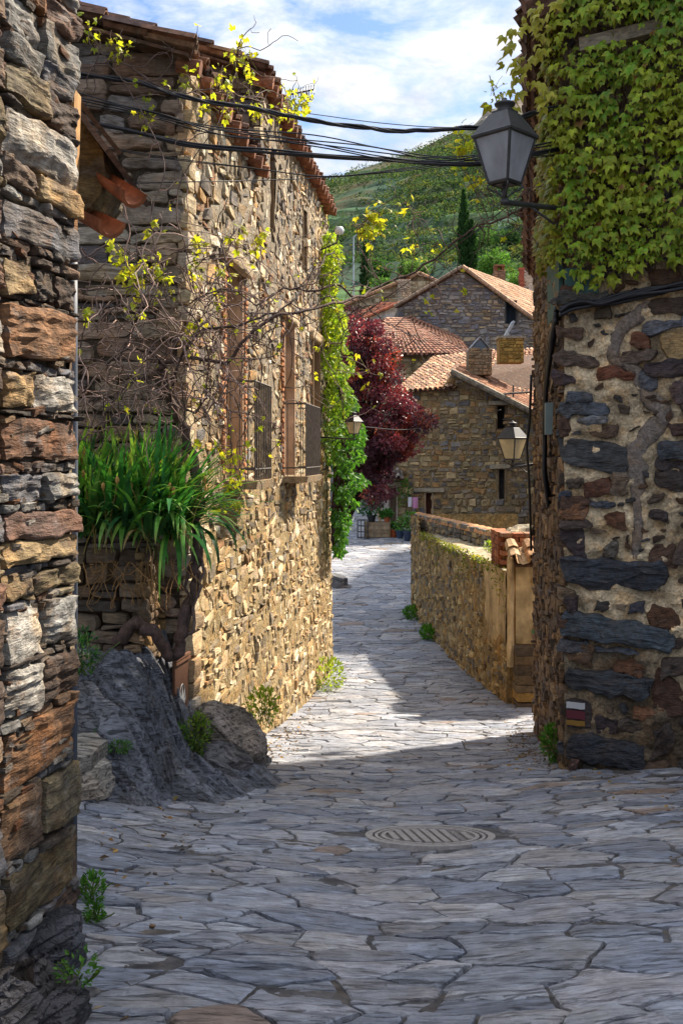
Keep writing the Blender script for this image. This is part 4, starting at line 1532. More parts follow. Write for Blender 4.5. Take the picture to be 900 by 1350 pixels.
    cl = mute(np.array([hx(q[4]) for q in L])) * 1.2
    stones(mb, RFR, R, cl, rng.uniform(0.03, 0.07, len(R)), n=10, jit=0.28, rough=0.026, fq=10, lay=0.008, tilt=rng.uniform(-.1, .1, len(R)), wob=0.03, rnd=0.3, floor=-0.02, sl=0.6)
    R = np.array([(ru(q[0]), ru(q[2]), rv(q[3]), rv(q[1])) for q in big])
    stones(mb, RFR, R, mute(np.array([hx(q[4]) for q in big])) * 0.8, 0.075, n=16, jit=0.2, rough=0.03, fq=6, lay=0.012, tilt=np.array([q[5] for q in big]), wob=0.035, rnd=0.16)
    Q = []
    vq = -3.1
    while vq < 1.5:
        h = rng.uniform(.08, .2)
        if rng.random() < .7: Q.append((-.07, rng.uniform(.08, .26), vq, vq + h))
        vq += h + rng.uniform(.02, .16)
    Q = np.array([q for q in Q if not (rv(966) - .05 < q[2] < rv(924) + .05)])
    stones(mb, RFR, Q, mute(pick(['5e4838', '6e5440', '4c5058', '604434', '7a664e'], len(Q))), rng.uniform(.02, .06, len(Q)), n=10, jit=.25, rough=.024, lay=.006, wob=.03, rnd=.25, floor=-.02, sl=.6, tilt=rng.uniform(-.1, .1, len(Q)))
    # smaller rubble between them and everywhere out of the frame
    taken = [(ru(a), ru(c), rv(d), rv(b)) for a, b, c, d, _ in L] + [(ru(q[0]), ru(q[2]), rv(q[3]) - .05, rv(q[1]) + .05) for q in big] + [(ru(740), ru(777), rv(966), rv(924))]
    Rn, Cn = [], []
    for _ in range(14000):
        a, b = rng.uniform(0.0, 3.8), rng.uniform(-3.3, 4.6)
        low = b < -1.2 or b > 1.6
        if not low and rng.random() < 0.25: continue
        w, h = rng.uniform(0.02, 0.09) * (1.6 if low or a > 1.2 else 1), rng.uniform(0.015, 0.05) * (1.5 if low or a > 1.2 else 1)
        r = (a - w, a + w, b - h, b + h)
        g = 0.012
        if a - w < 0.0: continue
        if any(r[0] < t[1] + g and r[1] > t[0] - g and r[2] < t[3] + g and r[3] > t[2] - g for t in taken): continue
        if not low and a < 1.2 and rng.random() < 0.3: continue
        taken.append(r); Rn.append(r); Cn.append(hx(random.choice(['3f2e22', '4a3d32', '32302f', '573c26', '3a3d42', '665240', '2b2826', '8a7a64'])))
    stones(mb, RFR, Rn, mute(np.array(Cn)), rng.uniform(0.01, 0.05, len(Rn)), n=6, jit=0.4, rough=0.02, tilt=rng.uniform(-.35, .35, len(Rn)), wob=0.022, rnd=0.35, floor=-0.02)
    R = courses(0.02, Ls, -3.8, 4.9, (0.06, 0.17), (0.1, 0.32), lambda u, v: v < 2.5 + 2.4 * u / Ls)
    stones(mb, fs, R, pick(['7a6248', '6a5440', '8a7252', '54463a', '5f5148'], len(R), 0.3), rng.uniform(0.005, 0.055, len(R)), n=4, jit=0.25, rough=0.015, tilt=rng.uniform(-.15, .15, len(R)))
    mb.build('wall', M['facade_stone'], root)
    # the crack filled with grey cement
    pts = [(850, 400), (838, 418), (820, 430), (808, 455), (806, 474), (822, 482), (838, 492), (842, 508), (848, 522), (866, 540), (868, 556), (852, 574), (838, 596), (836, 620), (836, 650), (838, 690), (834, 735)]
    ww = [9, 12, 14, 12, 9, 10, 9, 12, 15, 15, 17, 17, 15, 14, 12, 9, 6]
    c = spline([(ru(x), rv(y), w * 0.0056) for (x, y), w in zip(pts, ww)], 6)
    G = []
    for i, (u, v, w) in enumerate(c):
        t = c[min(i + 1, len(c) - 1)] - c[max(i - 1, 0)]
        nx, nv = -t[1], t[0]
        l = math.hypot(nx, nv); nx, nv = nx / l, nv / l
        G.append([O + U * (u + nx * w * k * (1 + .5 * float(vn(n3(i * .35, k * 3, 2)))) ) + UP * (v + nv * w * k) + N * (0.022 * (1 - k * k) + 0.018 * float(fbm(n3(u * 16, v * 16, k * 3), 3)) - (0.03 if abs(k) > .99 else 0)) for k in (-1, -.8, -.4, 0, .4, .8, 1)])
    mb = MB()
    mb.grid(np.array(G) + N * 0.015, hx('80766e'))
    mb.build('cement_patch', M['facade_mortar'], root, smooth=True)
    # old timber lintel showing through the ivy
    mb = MB()
    a, b = O + U * ru(762) + UP * rv(60) + N * 0.05, O + U * ru(872) + UP * rv(50) + N * 0.05
    mb.box((a + b) / 2, (np.linalg.norm(b - a) / 2, 0.06, 0.06), b - a, N, np.cross(unit(b - a), N), hx('8a8070'), 0.008)
    mb.build('lintel', M['beam'], root)
    # flaking green painted corner board
    mb = MB()
    for (x0, x1, y0, y1, d) in ((741, 766, 352, 398, 0.045), (766, 786, 362, 390, 0.03)):
        p = O + U * (ru(x0) + ru(x1)) / 2 + UP * (rv(y0) + rv(y1)) / 2 + N * d
        mb.box(p, (abs(ru(x1) - ru(x0)) / 2, 0.02, abs(rv(y1) - rv(y0)) / 2), U, N, UP, hx('2f5350'), 0.006)
    p = S0 + (S1 - S0) * 0.18 + np.array([-.03, 0, 1.72])
    mb.box(p, (0.6, 0.02, 0.34), S1 - S0, (-1, 0.115, 0), UP, hx('274845'), 0.006)
    mb.build('corner_board', M['paint'], root)
    # painted trail blaze on a flat corner stone
    mb = MB()
    stones(mb, RFR, [(ru(741), ru(777), rv(964), rv(924))], hx('3c3434'), 0.05, n=10, jit=0.05, rough=0.004)
    st = mb.build('blaze_stone', M['facade_stone'], root)
    mb = MB()
    for y0, y1, c in ((927, 935.5, 'aaa9aa'), (938, 949, '521c26'), (951, 958, '7a5a20')):
        u0, u1 = ru(744), ru(769)
        us = np.linspace(u0, u1, 9); vs = np.linspace(rv(y1), rv(y0), 4)
        A, B = np.meshgrid(us, vs, indexing='ij')
        B = B + 0.004 * vn(n3(A * 40, B * 9, y0))
        mb.grid(O + A[..., None] * U + B[..., None] * UP + 0.0635 * N, hx(c))
    mb.build('trail_mark', M['paint'], st)
    # roof: its verge steps down away from the lane's near end
    mb = MB()
    e0, e1 = np.array([1.70, 9.22, 4.25]), np.array([2.40, 12.9, 2.42])
    tile_roof(mb, e0, e1, e1 + [8.6, -3.4, 6.4], e0 + [8.6, -3.45, 6.4], tw=0.19, jit=0.03)  # steep rise out of view shaped to shade the foreground
    for a in np.arange(0.0, 1.0, 0.04):
        p = e0 * (1 - a) + e1 * a
        for q in range(2):
            mb.tube([p + [0.42, 0, 0.10 - q * .09], p + [-0.0 + q * .08, 0, -0.05 - q * .09]], [0.07, 0.08], 8, hx('5f4436') * rng.uniform(0.6, 1.2))
    mb.build('roof', M['tile'], root)


build_right_house()


def build_boston_ivy():
    O, U, Vv, N = RFR
    root = thing('climbing_ivy', 'dense curtain of green pointed ivy leaves over the upper front of the right house', 'ivy', O + U * 0.8 + UP * 1.6)
    bx = np.array([690, 712, 722, 738, 760, 785, 815, 850, 880, 905, 1200])
    by = np.array([300, 335, 352, 362, 376, 378, 372, 356, 352, 360, 370])
    c, ax, nr, sz, cl, tp = [], [], [], [], [], []
    v = 1.45
    while v < 4.9:
        u = -0.16 + rng.uniform(0, .04)
        while u < 2.6:
            uu = u + rng.uniform(-.03, .03); vv = v + rng.uniform(-.035, .035)
            u += 0.040 if uu < 1.35 else 0.085
            x = 740 + uu / 1.06 * 155; y = 600 - vv / RK
            if y > np.interp(x, bx, by) + 8 * math.sin(x * .25): continue
            d0 = 0.06 + 0.07 * (1 + float(vn(n3(uu * 3, vv * 3, 2.0))))
            hole = float(fbm(n3(uu * 5.2, vv * 7.2, 9.0), 3))
            if hole > 0.56 and rng.random() < 0.85: continue
            if 748 < x < 752 + 120 and 44 < y < 64 and rng.random() < 0.9: continue
            if 716 < x < 748 and 72 < y < 112 and rng.random() < 0.8: continue
            edge = max(0, 0.05 - uu) / 0.2
            d = d0 + rng.uniform(-.07, .14) - edge * 0.1
            p = O + U * uu + UP * vv + N * d
            c.append(p)
            a = rng.normal(0, 0.38)
            ax.append(-UP * math.cos(a) + U * math.sin(a) + N * rng.uniform(0.15, 0.6))
            nr.append(N + UP * rng.uniform(0.1, 0.8) + U * (rng.normal(0, 0.3) - edge * 1.2))
            sz.append(rng.choice([rng.uniform(.03, .07), rng.uniform(.06, .125)]))
            g = rng.random()
            t = np.clip(0.5 + 0.6 * float(fbm(n3(uu * 2, vv * 2, 4), 2)) + rng.normal(0, .2) + edge * .6, 0, 1)
            k = hx('4f8020') * (1 - t) + hx('8c9a26') * t
            k = k if rng.random() > .03 else hx('7a4a2a')
            cl.append(k * rng.uniform(0.6, 1.3))
            tp.append((hx('8d7a22') * 0.5 + hx('8a9428') * 0.5) * rng.uniform(0.6, 1.2))
        v += 0.040
    # the growth round the corner and over the eave
    for _ in range(420):
        k = rng.random()
        base = np.array([2.10, 9.30, 0]) * (1 - k * .35) + np.array([2.50, 12.75, 0]) * k * .35
        vv = rng.uniform(1.9, 4.5)
        p = base + np.array([-0.06 - rng.uniform(0, .12), -0.05, vv])
        c.append(p); ax.append((-0.5 + rng.normal(0, .3), -0.3, -1)); nr.append((-0.7, -0.8, 0.6) + rng.normal(0, .3, 3)); sz.append(rng.uniform(0.08, 0.14))
        cl.append(hx('6a7c14') * rng.uniform(0.7, 1.2)); tp.append(hx('94743a'))
    for (x, y, Y, n, s) in ((678, 95, 9.1, 34, 0.12), (716, 128, 9.0, 12, .06), (712, 30, 8.9, 24, .1)):
        q = P(x, y, Y)
        for _ in range(n):
            c.append(q + rng.normal(0, s, 3) * [0.7, 1, 1.5]); ax.append((-0.4 + rng.normal(0, .4), rng.normal(0, .4), -1)); nr.append(rng.normal(0, .5, 3) + [-0.5, -0.8, 0.4]); sz.append(rng.uniform(0.07, 0.13))
            cl.append(hx('90922f') * rng.uniform(0.8, 1.2)); tp.append(hx('a09038'))
    mb = MB()
    leaves(mb, np.array(c), np.array(ax, float), np.array(nr, float), np.array(sz), np.array(cl), np.array(tp), 'ivy')
    mb.build('foliage', M['ivy_leaf'], root)
    mb = MB()
    for _ in range(46):
        u0, v0 = rng.uniform(-.1, 1.8), rng.uniform(1.5, 4.0)
        pts = [O + U * (u0 + 0.1 * float(vn(n3(t * 2.2, u0 * 9, 1)))) + UP * (v0 + t) + N * (0.03 + 0.02 * float(vn(n3(t * 3, u0, 4)))) for t in np.linspace(0, 1.1, 12)]
        mb.tube(pts, 0.006, 5, hx('4a382a'))
    mb.build('stem', M['bark'], root)


build_boston_ivy()


# ================================================================== lanterns
def lantern(name_label, c, w, h, arm_to, glass, rot=math.pi / 4 * 0, group='street lamps on wall brackets'):
    """c is the middle of the lantern's roof rim; w the rim's corner-to-corner width; four glazed sides tapering down."""
    c = np.array(c, float)
    root = thing('street_lamp', name_label, 'street lamp', c + [0, 0, -h * 1.5], group)
    R = w / 2
    ang = rot - math.pi / 2
    mb = MB()
    mb.lathe(c, [(R * 1.0, -0.012 * w), (R * 1.02, 0.02 * w), (R * 0.98, 0.035 * w), (R * 0.46, h * 0.50), (R * 0.40, h * 0.52), (R * 0.40, h * 0.56), (R * .1, h * .57)], 4, rot=ang)
    mb.build('roof', M['iron'], root)
    mb = MB()
    mb.lathe(c + [0, 0, h * 0.56], [(R * .3, 0), (R * .22, h * .05), (R * .2, h * .10), (R * .30, h * .13), (R * .32, h * .17), (R * .2, h * .21), (R * .06, h * .25), (R * .07, h * .28), (R * .01, h * .31)], 14)
    mb.build('finial', M['iron'], root, smooth=True)
    th = [ang + k * math.pi / 2 for k in range(4)]
    top = [c + np.array([math.cos(t) * R * 0.9, math.sin(t) * R * 0.9, -0.012 * w]) for t in th]
    bot = [c + np.array([math.cos(t) * R * 0.48, math.sin(t) * R * 0.48, -h]) for t in th]
    mb = MB()
    for k in range(4):
        mb.tube([top[k], bot[k]], 0.022 * w, 4)
        mb.tube([top[k], top[(k + 1) % 4]], 0.018 * w, 4)
        mb.tube([bot[k], bot[(k + 1) % 4]], 0.026 * w, 4)
    mb.lathe(c + [0, 0, -h], [(R * .34, -0.03 * w), (R * .34, 0.0)], 4, rot=ang)
    mb.build('lantern_frame', M['iron'], root)
    cen = c + [0, 0, -h / 2]
    for k in range(4):
        k2 = (k + 1) % 4
        quad = np.array([bot[k], bot[k2], top[k2], top[k]])
        m = quad.mean(0); inn = unit((cen - m) * [1, 1, 0])
        mb = MB()
        quad = m + (quad - m) * 0.95
        mb.prism(quad, inn * 0.004, (0.7, 0.7, 0.7))
        mb.build('glass_pane', glass, root)
    mb = MB()
    mb.lathe(c + [0, 0, -h * 0.62], [(0.02 * w, -h * .2), (0.07 * w, -h * .1), (0.08 * w, h * .1), (0.03 * w, h * .2)], 10, (0.8, 0.8, 0.78))
    mb.build('bulb', M['cloth'], root, smooth=True)
    b = c + [0, 0, -h * 1.42]
    arm_to = np.array(arm_to, float)
    mb = MB()
    mb.tube([c + [0, 0, -h], b], 0.035 * w, 8)
    for t in th:
        d = np.array([math.cos(t), math.sin(t), 0])
        mb.tube(spline([c + d * R * .40 + [0, 0, -h], c + d * R * .52 + [0, 0, -h * 1.1], c + d * R * .22 + [0, 0, -h * 1.22], b + [0, 0, h * .06]], 5), 0.016 * w, 5)
    mb.build('stem', M['iron'], root, smooth=True)
    mb = MB()
    d = arm_to - b
    mb.tube([b - unit(d) * 0.06 * w, b, arm_to], 0.042 * w, 8)
    mb.lathe(b, [(0.06 * w, -.03 * w), (.075 * w, 0), (.06 * w, .05 * w)], 10)
    mb.tube([b + d * 0.35, b + d * 0.97 - UP * 0.55 * h], 0.02 * w, 6)
    mb.build('bracket', M['iron'], root, smooth=True)
    return root


lantern('big dark lantern hung on the corner of the ivy house', P(665, 181, 8.6), 0.585, 0.40, P(748, 276, 9.3), M['frosted'])
lantern('small lantern with glass tinted as if sunlit beside the dark cable bundle', P(675, 578, 13.0), 0.42, 0.275, [2.46, 12.72, P(0, 612, 13.0)[2]], M['frosted_backlit'])
lantern('small lantern half hidden in the ivy below the red tree', P(466, 556, 17.4), 0.33, 0.215, [wx(17.6), 17.6, P(0, 576, 17.4)[2]], M['frosted_backlit'])


# ================================================================== cables
def cable(label, pts, r=0.009, n=1, spread=0.02, cat='cable', group=None, twist=0.0, sag=True, name='cable'):
    mb = MB()
    c = spline([P(*p) if isinstance(p, tuple) else p for p in pts], 8)
    for k in range(n):
        ph = 2 * math.pi * k / max(n, 1)
        q = c.copy()
        if n > 1:
            t = np.arange(len(c))
            off = spread * (1 + 0.5 * vn(n3(t * 0.12, k * 3.1, 1.0)))
            q[:, 2] += off * np.sin(ph + twist * t + 1.2 * vn(n3(t * 0.1, k * 5.0, 2.0)))
            q[:, 1] += off * np.cos(ph + twist * t)
            q[:, 0] += 0.3 * off * np.cos(ph + twist * t)
        mb.tube(q, r, 6, (0.02, 0.02, 0.025))
    return tag(mb.build(name, M['cable'], smooth=True), label, cat, group)


cable('thick twisted black cable bundle, uppermost heavy one across the lane',
      [(20, 88, 8.3), (100, 98, 8.4), (180, 108, 8.45), (250, 130, 8.5), (330, 142, 8.6), (400, 157, 8.7), (470, 167, 8.8), (530, 173, 8.8), (590, 170, 8.85), (650, 166, 8.95), (700, 150, 9.15), (742, 140, 9.26)], 0.011, 4, 0.013, twist=0.55)
cable('single thin cable sagging just above the thick twisted bundle', [(300, 140, 12), (400, 149, 12), (500, 162, 11), (600, 168, 10), (700, 160, 9.6)], 0.005)
cable('loose group of slack thin wires in the middle of the crossing cables',
      [(60, 120, 8.3), (180, 148, 8.4), (280, 170, 8.5), (400, 185, 8.6), (500, 200, 8.7), (580, 210, 8.8), (640, 205, 8.95), (735, 190, 9.25)], 0.006, 5, 0.045)
cable('lower flat bunch of black cables crossing to the ivy wall',
      [(60, 150, 8.3), (160, 170, 8.4), (250, 190, 8.5), (350, 200, 8.6), (430, 206, 8.7), (520, 211, 8.8), (600, 216, 8.85), (650, 214, 9.0), (740, 196, 9.25)], 0.010, 4, 0.016)
cable('pair of fine wires running below the cable bunch', [(40, 175, 8.3), (200, 206, 8.5), (330, 222, 8.7), (430, 233, 8.9), (530, 222, 9.0), (600, 214, 9.1), (735, 205, 9.25)], 0.0045, 2, 0.012)
cable('lowest single wire reaching the left house corner', [(90, 244, 8.6), (240, 240, 8.7), (330, 238, 9.2), (430, 234, 9.6), (560, 222, 9.6), (700, 200, 9.3)], 0.005)
cable('thin straight wire slanting up beside the long vine cane', [(470, 420, 12.5), (520, 385, 12), (600, 325, 11), (700, 248, 9.6)], 0.006)
O_, U_r, _v, N_r = RFR


def rp(x, y, d): return O_ + U_r * ru(x) + UP * rv(y) + N_r * d


cable('black cable bundle fixed along the front of the right house under the ivy',
      [rp(736, 412, .1), rp(752, 405, .09), rp(780, 401, .09), rp(810, 397, .09), rp(850, 390, .09), rp(900, 384, .1), rp(960, 378, .1), rp(1100, 366, .1)], 0.018, 6, 0.03)
side = lambda k, z, o: np.array([2.10 + 0.4 * k - o, 9.30 + 3.45 * k, z])
cable('heavy black cable bundle running down the side of the right house',
      [side(.05, 1.36, .06), side(.10, 1.1, .09), side(.2, .8, .1), side(.28, .4, .1), side(.3, 0.1, .09), side(.28, -.15, .1), side(.3, -.5, .05)], 0.02, 11, 0.06)
cable('thin black wire hanging down the far edge of the right house',
      [[2.42, 12.6, 1.0], [2.40, 12.62, .4], [2.37, 12.62, 0.1], [2.40, 12.64, -.35], [2.43, 12.65, -1.2]], 0.014, 3, 0.03)
cable('thin dark wire stretched across in front of the far stone house', [(470, 562, 19), (540, 566, 26), (600, 556, 34), (660, 540, 44)], 0.008)
mb = MB()
mb.box(side(.12, 0.36, .11), (0.05, 0.035, 0.155), (0.115, 1, 0), (-1, .115, 0), UP, hx('6d7a78'), 0.004)
jb = mb.build('junction_box', M['paint'])
tag(jb, 'small grey junction box on the black cables of the right house', 'junction box')

# ================================================================== low walls on the right of the lane
def build_low_walls():
    A = np.array([2.61, 15.55, 0.0]); B = np.array([1.96, 27.7, 0.0])
    fr = frame(B, A - B)
    L = np.linalg.norm(A - B)
    root = thing('boundary_wall', 'low ochre stone wall with a mossy top along the right of the lane', 'wall', (2.3, 21, gz1(2.3, 21)))
    top = lambda u: -1.66 if u < 1.6 else -2.05 + 0.22 * (u - 1.6) / (L - 1.6)
    lo = lambda u: gz1(B[0] + (A - B)[0] * u / L, B[1] + (A - B)[1] * u / L) - 0.2
    mb = MB()
    sheet(mb, fr, 0, L, lo, top, step=0.15, rough=0.04, col=hx('8a744c'))
    N = fr[3]
    pts = [(0, 0), (L, 0)]
    # top slab: the wall is thick, a gravelly shelf
    us = np.linspace(0, L, 60); ds = np.linspace(0.03, -1.15, 14)
    G = np.array([[fr[0] + fr[1] * u + N * d + UP * (top(max(u, 1.61)) + 0.05 * float(vn(n3(u * 3, d * 3, 1))) - 0.03) for d in ds] for u in us])
    mb.grid(G, hx('9a9078'))
    # the face towards the eye at its near end
    f2 = frame(A, (1, 0, 0))
    sheet(mb, f2, 0, 3.0, -4.1, -1.83, step=0.3, col=hx('8a744c'))
    f3 = frame(B + np.array([3.0, 0.1, 0]), (-1, 0, 0))
    sheet(mb, f3, 0, 3.0, -4.7, -1.66, step=0.3, col=hx('8a744c'))
    mb.build('core', M['mortar'], root)
    R = courses(0.0, L, -4.75, -1.65, (0.07, 0.2), (0.1, 0.36), lambda u, v: lo(u) < v < top(u) - 0.05 and not (u > L - 1.75 + .25 * math.sin(v * 9) and v > -3.15 + .2 * math.sin(u * 7)))
    mb = MB()
    stones(mb, fr, R, pick(['8a7654', '9a865e', '77684e', '6a5f4e', 'a08e68', '6f6a62'], len(R), 0.3), rng.uniform(-0.015, 0.035, len(R)), n=4, jit=0.4, rough=0.025, floor=-.03, tilt=rng.uniform(-.15, .15, len(R)))
    mb.build('masonry', M['wall_stone'], root)
    mb = MB()
    us = np.linspace(L - 1.95, L + .02, 34); vs = np.linspace(-3.5, -1.83, 30)
    a, b = np.meshgrid(us, vs, indexing='ij')
    ragged = np.clip((a - (L - 1.75) - .25 * fbm(n3(a * 0, b * 4, 2), 3)) / .12, 0, 1) * np.clip((b + 3.15 - .2 * fbm(n3(a * 4, b * 0, 5), 3)) / .12, 0, 1)
    d = -.03 + .055 * ragged + .012 * fbm(n3(a * 5, b * 5, 1), 3)
    mb.grid(fr[0] + a[..., None] * fr[1] + b[..., None] * UP + d[..., None] * N, hx('b8a27c'))
    mb.build('plaster', M['ochre'], root, smooth=True)
    # moss along the top edge
    mb = MB()
    n = 3200
    u = rng.uniform(1.8, L, n)
    hang = np.abs(rng.normal(0, 0.2, n)) * (0.5 + (np.sin(u * 1.7) > 0) * 0.9)
    p = fr[0] + u[:, None] * fr[1] + UP * (np.array([top(q) for q in u]) + 0.03 - hang)[:, None] + N * rng.uniform(-.12, .05, n)[:, None]
    leaves(mb, p, rdir(n) + N * 0.5, rdir(n) + UP, rng.uniform(0.03, 0.07, n), pick(['6d7a30', '8a8a38', '56682a', '9a9040'], n))
    mb.build('moss', M['small_leaf'], root)
    # the taller wall behind it with tiles laid along its top
    root = thing('boundary_wall', 'stone wall capped with orange half round tiles behind the mossy wall', 'wall', (2.6, 24, gz1(2.3, 24)))
    A2 = np.array([3.35, 20.6, 0.0]); B2 = np.array([2.02, 27.5, 0.0])
    f = frame(B2, A2 - B2); L2 = np.linalg.norm(A2 - B2)
    mb = MB()
    mb.box((A2 + B2) / 2 + UP * -2.3 - f[3] * 0.16, (L2 / 2, 0.14, 0.6), A2 - B2, f[3], UP, hx('7a6a50'))
    R = courses(0, L2, -2.4, -1.72, (0.06, 0.14), (0.1, 0.36))
    stones(mb, f, R, pick(['6f6a62', '8a7a5c', '5f5a55'], len(R)), rng.uniform(0, .04, len(R)), n=4, jit=.2)
    mb.build('masonry', M['wall_stone'], root)
    mb = MB()
    k = 16
    for i in range(k):
        a = B2 + (A2 - B2) * (i / k); b = B2 + (A2 - B2) * ((i + 1.12) / k)
        th = np.linspace(-0.15, np.pi + 0.15, 9)
        G = np.array([[p + f[3] * (math.cos(t) * r - 0.14) + UP * (math.sin(t) * r * 0.75 + z) for t in th] for p, r, z in ((a, .175, -1.72), (b, .15, -1.745))])
        mb.grid(G, hx('b08058') * rng.uniform(0.8, 1.25))
    mb.build('coping_tile', M['tile'], root)
    # brick pier
    root = thing('brick_pier', 'stub of red brick masonry at the end of the low walls', 'pier', (3.0, 16.6, -4))
    mb = MB()
    z = -2.1
    row = 0
    while z < -1.32:
        x = 2.62 + (row % 2) * 0.1
        while x < 3.6:
            if z < -1.45 or rng.random() < 0.6:
                mb.box((x + 0.09, 16.3, z + 0.035), (0.088, 0.13, 0.033), col=hx(random.choice(['8f5a40', '9c6648', '82503a', '8a6a54'])) * rng.uniform(0.8, 1.2), j=0.006)
            x += 0.195
        y = 16.5
        while y < 17.1:
            mb.box((2.72, y, z + 0.035), (0.12, 0.088, 0.033), col=hx(random.choice(['8f5a40', '9c6648', '82503a'])) * rng.uniform(0.8, 1.2), j=0.006)
            y += 0.195
        z += 0.075; row += 1
    mb.build('brickwork', M['wall_stone'], root)
    mb = MB()
    mb.box((3.1, 16.75, -2.9), (0.42, 0.44, 1.46), col=hx('8a7458'))
    a, b = np.meshgrid(np.linspace(-1, 1, 14), np.linspace(-1, 1, 10), indexing='ij')
    mb.grid(np.stack([3.1 + a * 0.4, 16.7 + b * 0.4, -1.38 + 0.2 * (1 - a * a) * (1 - b * b) + 0.08 * vn(n3(a * 4, b * 4, 1))], -1), hx('8a8270'))
    mb.build('mortar_core', M['mortar'], root)
    # ochre plastered wall with its own little tile hood and stone steps below
    root = thing('plastered_wall', 'peeling ochre plastered wall under a small tile hood', 'wall', (3.0, 15.4, gz1(2.9, 15.3)))
    f = frame((2.62, 15.42, 0), (1, 0, 0))
    mb = MB()
    sheet(mb, f, 0.10, 1.4, -2.95, -1.62, step=0.08, rough=0.02, col=hx('c0aa80'))
    mb.box((3.35, 15.6, -2.8), (0.66, 0.165, 1.16), col=hx('a8844e'))
    a, b = np.meshgrid(np.linspace(-.2, 1.9, 13), np.linspace(-3.3, -1.6, 24), indexing='ij')
    rr = .12 + .012 * fbm(n3(a * 3, b * 5, 2), 3) + .02 * (b < -3)
    mb.grid(np.stack([2.62 - np.cos(a + .6) * rr * .5 + .02, 15.48 - np.sin(a + .6) * rr * 1.2, b], -1), hx('bca680'))
    mb.build('plaster', M['ochre'], root)
    mb = MB()
    tile_roof(mb, (2.68, 15.2, -1.64), (4.0, 15.2, -1.64), (4.0, 15.7, -1.42), (2.68, 15.7, -1.42), tw=0.25, tl=0.4, r=.09, pal=['b49068', 'a8805c', 'c0a078'])
    mb.build('tile_hood', M['tile'], root)
    mb = MB()
    for x, z, h in ((3.05, -2.62, 0.16), (3.0, -2.75, .13), (3.13, -2.7, .2)):
        mb.prism([(x, 15.40, z - h), (x + .035, 15.40, z), (x + .01, 15.40, z + h), (x - .035, 15.40, z)], (0, -0.006, 0), hx('4a7448'))
    mb.build('green_scrawl', M['paint'], root)
    root = thing('stone_steps', 'rough stacked stone steps beneath the ochre plastered wall', 'steps', (3.1, 15.0, gz1(3.0, 15.0)))
    mb = MB()
    z = gz1(2.8, 15.2) - 0.05
    k = 0
    while z < -2.98:
        h = rng.uniform(0.1, 0.16)
        mb.box((3.3, 15.24 + 0.04 * k / 2, z + h / 2), (0.62, 0.2, h / 2), col=hx(random.choice(['8a6c3e', '6a5a44', '9a7a44', '54493c'])), j=0.015)
        z += h + 0.004; k += 1
    mb.build('step', M['wall_stone'], root)


build_low_walls()


# ================================================================== far houses
FARP = ['a0906f', '877d6c', 'b09c76', '74706e', '927f64', 'b49e78', '80705f', '8c857e', '9a7c58', '6a6666']


def far_wall(root, pts, Y, pal, hr=(0.16, 0.34), wr=(0.2, 0.6), holes=(), depth=6.0, n=3, mort='8a7a5c', skew=0.0, mat='far_stone'):
    """A wall facing the lane: pts is its outline in photo pixels at depth Y."""
    W_ = np.array([P(x, y, Y) for x, y in pts])
    x0, x1, z0, z1 = W_[:, 0].min(), W_[:, 0].max(), W_[:, 2].min(), W_[:, 2].max()
    O = np.array([x0, Y, 0.0])
    U = unit((1, skew, 0))
    fr = frame(O, U)
    poly = [(p[0] - x0, p[2]) for p in W_]

    def inside(u, v):
        c = False
        for i in range(len(poly)):
            a, b = poly[i], poly[(i + 1) % len(poly)]
            if (a[1] > v) != (b[1] > v) and u < (b[0] - a[0]) * (v - a[1]) / (b[1] - a[1]) + a[0]:
                c = not c
        return c
    hs = []
    for (a, b, c, d) in holes:
        p, q = P(a, d, Y), P(c, b, Y)
        hs.append((p[0] - x0, q[0] - x0, p[2], q[2]))
    us = np.linspace(0.001, x1 - x0 - 0.001, 50)
    vv = np.linspace(z0, z1, 200)
    hi = []
    for u in us:
        ins = [v for v in vv if inside(u, v)]
        hi.append(max(ins) if ins else z0)
    mb = MB()
    sheet(mb, fr, 0, x1 - x0, z0, lambda u: float(np.interp(u, us, hi)), hs, step=0.3, col=hx(mort))
    for a, b in ((0, 0), (x1 - x0, 1)):      # the returns
        t = float(hi[-1 if b else 0])
        c = O + U * a
        mb.add([c + UP * z0, c + UP * t, c + UP * t + [0, depth, 0], c + UP * z0 + [0, depth, 0]], [(0, 1, 2, 3)], hx(mort))
    m = mb.build('mortar', M['mortar'], root)
    R = courses(0, x1 - x0, z0, z1, hr, wr, lambda u, v: inside(u, v) and inside(u, v + 0.08) and not any(h[0] - .05 < u < h[1] + .05 and h[2] - .05 < v < h[3] + .05 for h in hs), gap=0.02)
    mb = MB()
    stones(mb, fr, R, pick(pal, len(R), 0.3), rng.uniform(0.01, 0.08, len(R)), n=n, jit=0.3, rough=0.02, tilt=rng.uniform(-.1, .1, len(R)))
    mb.build('wall', M[mat], root)
    return fr, hs


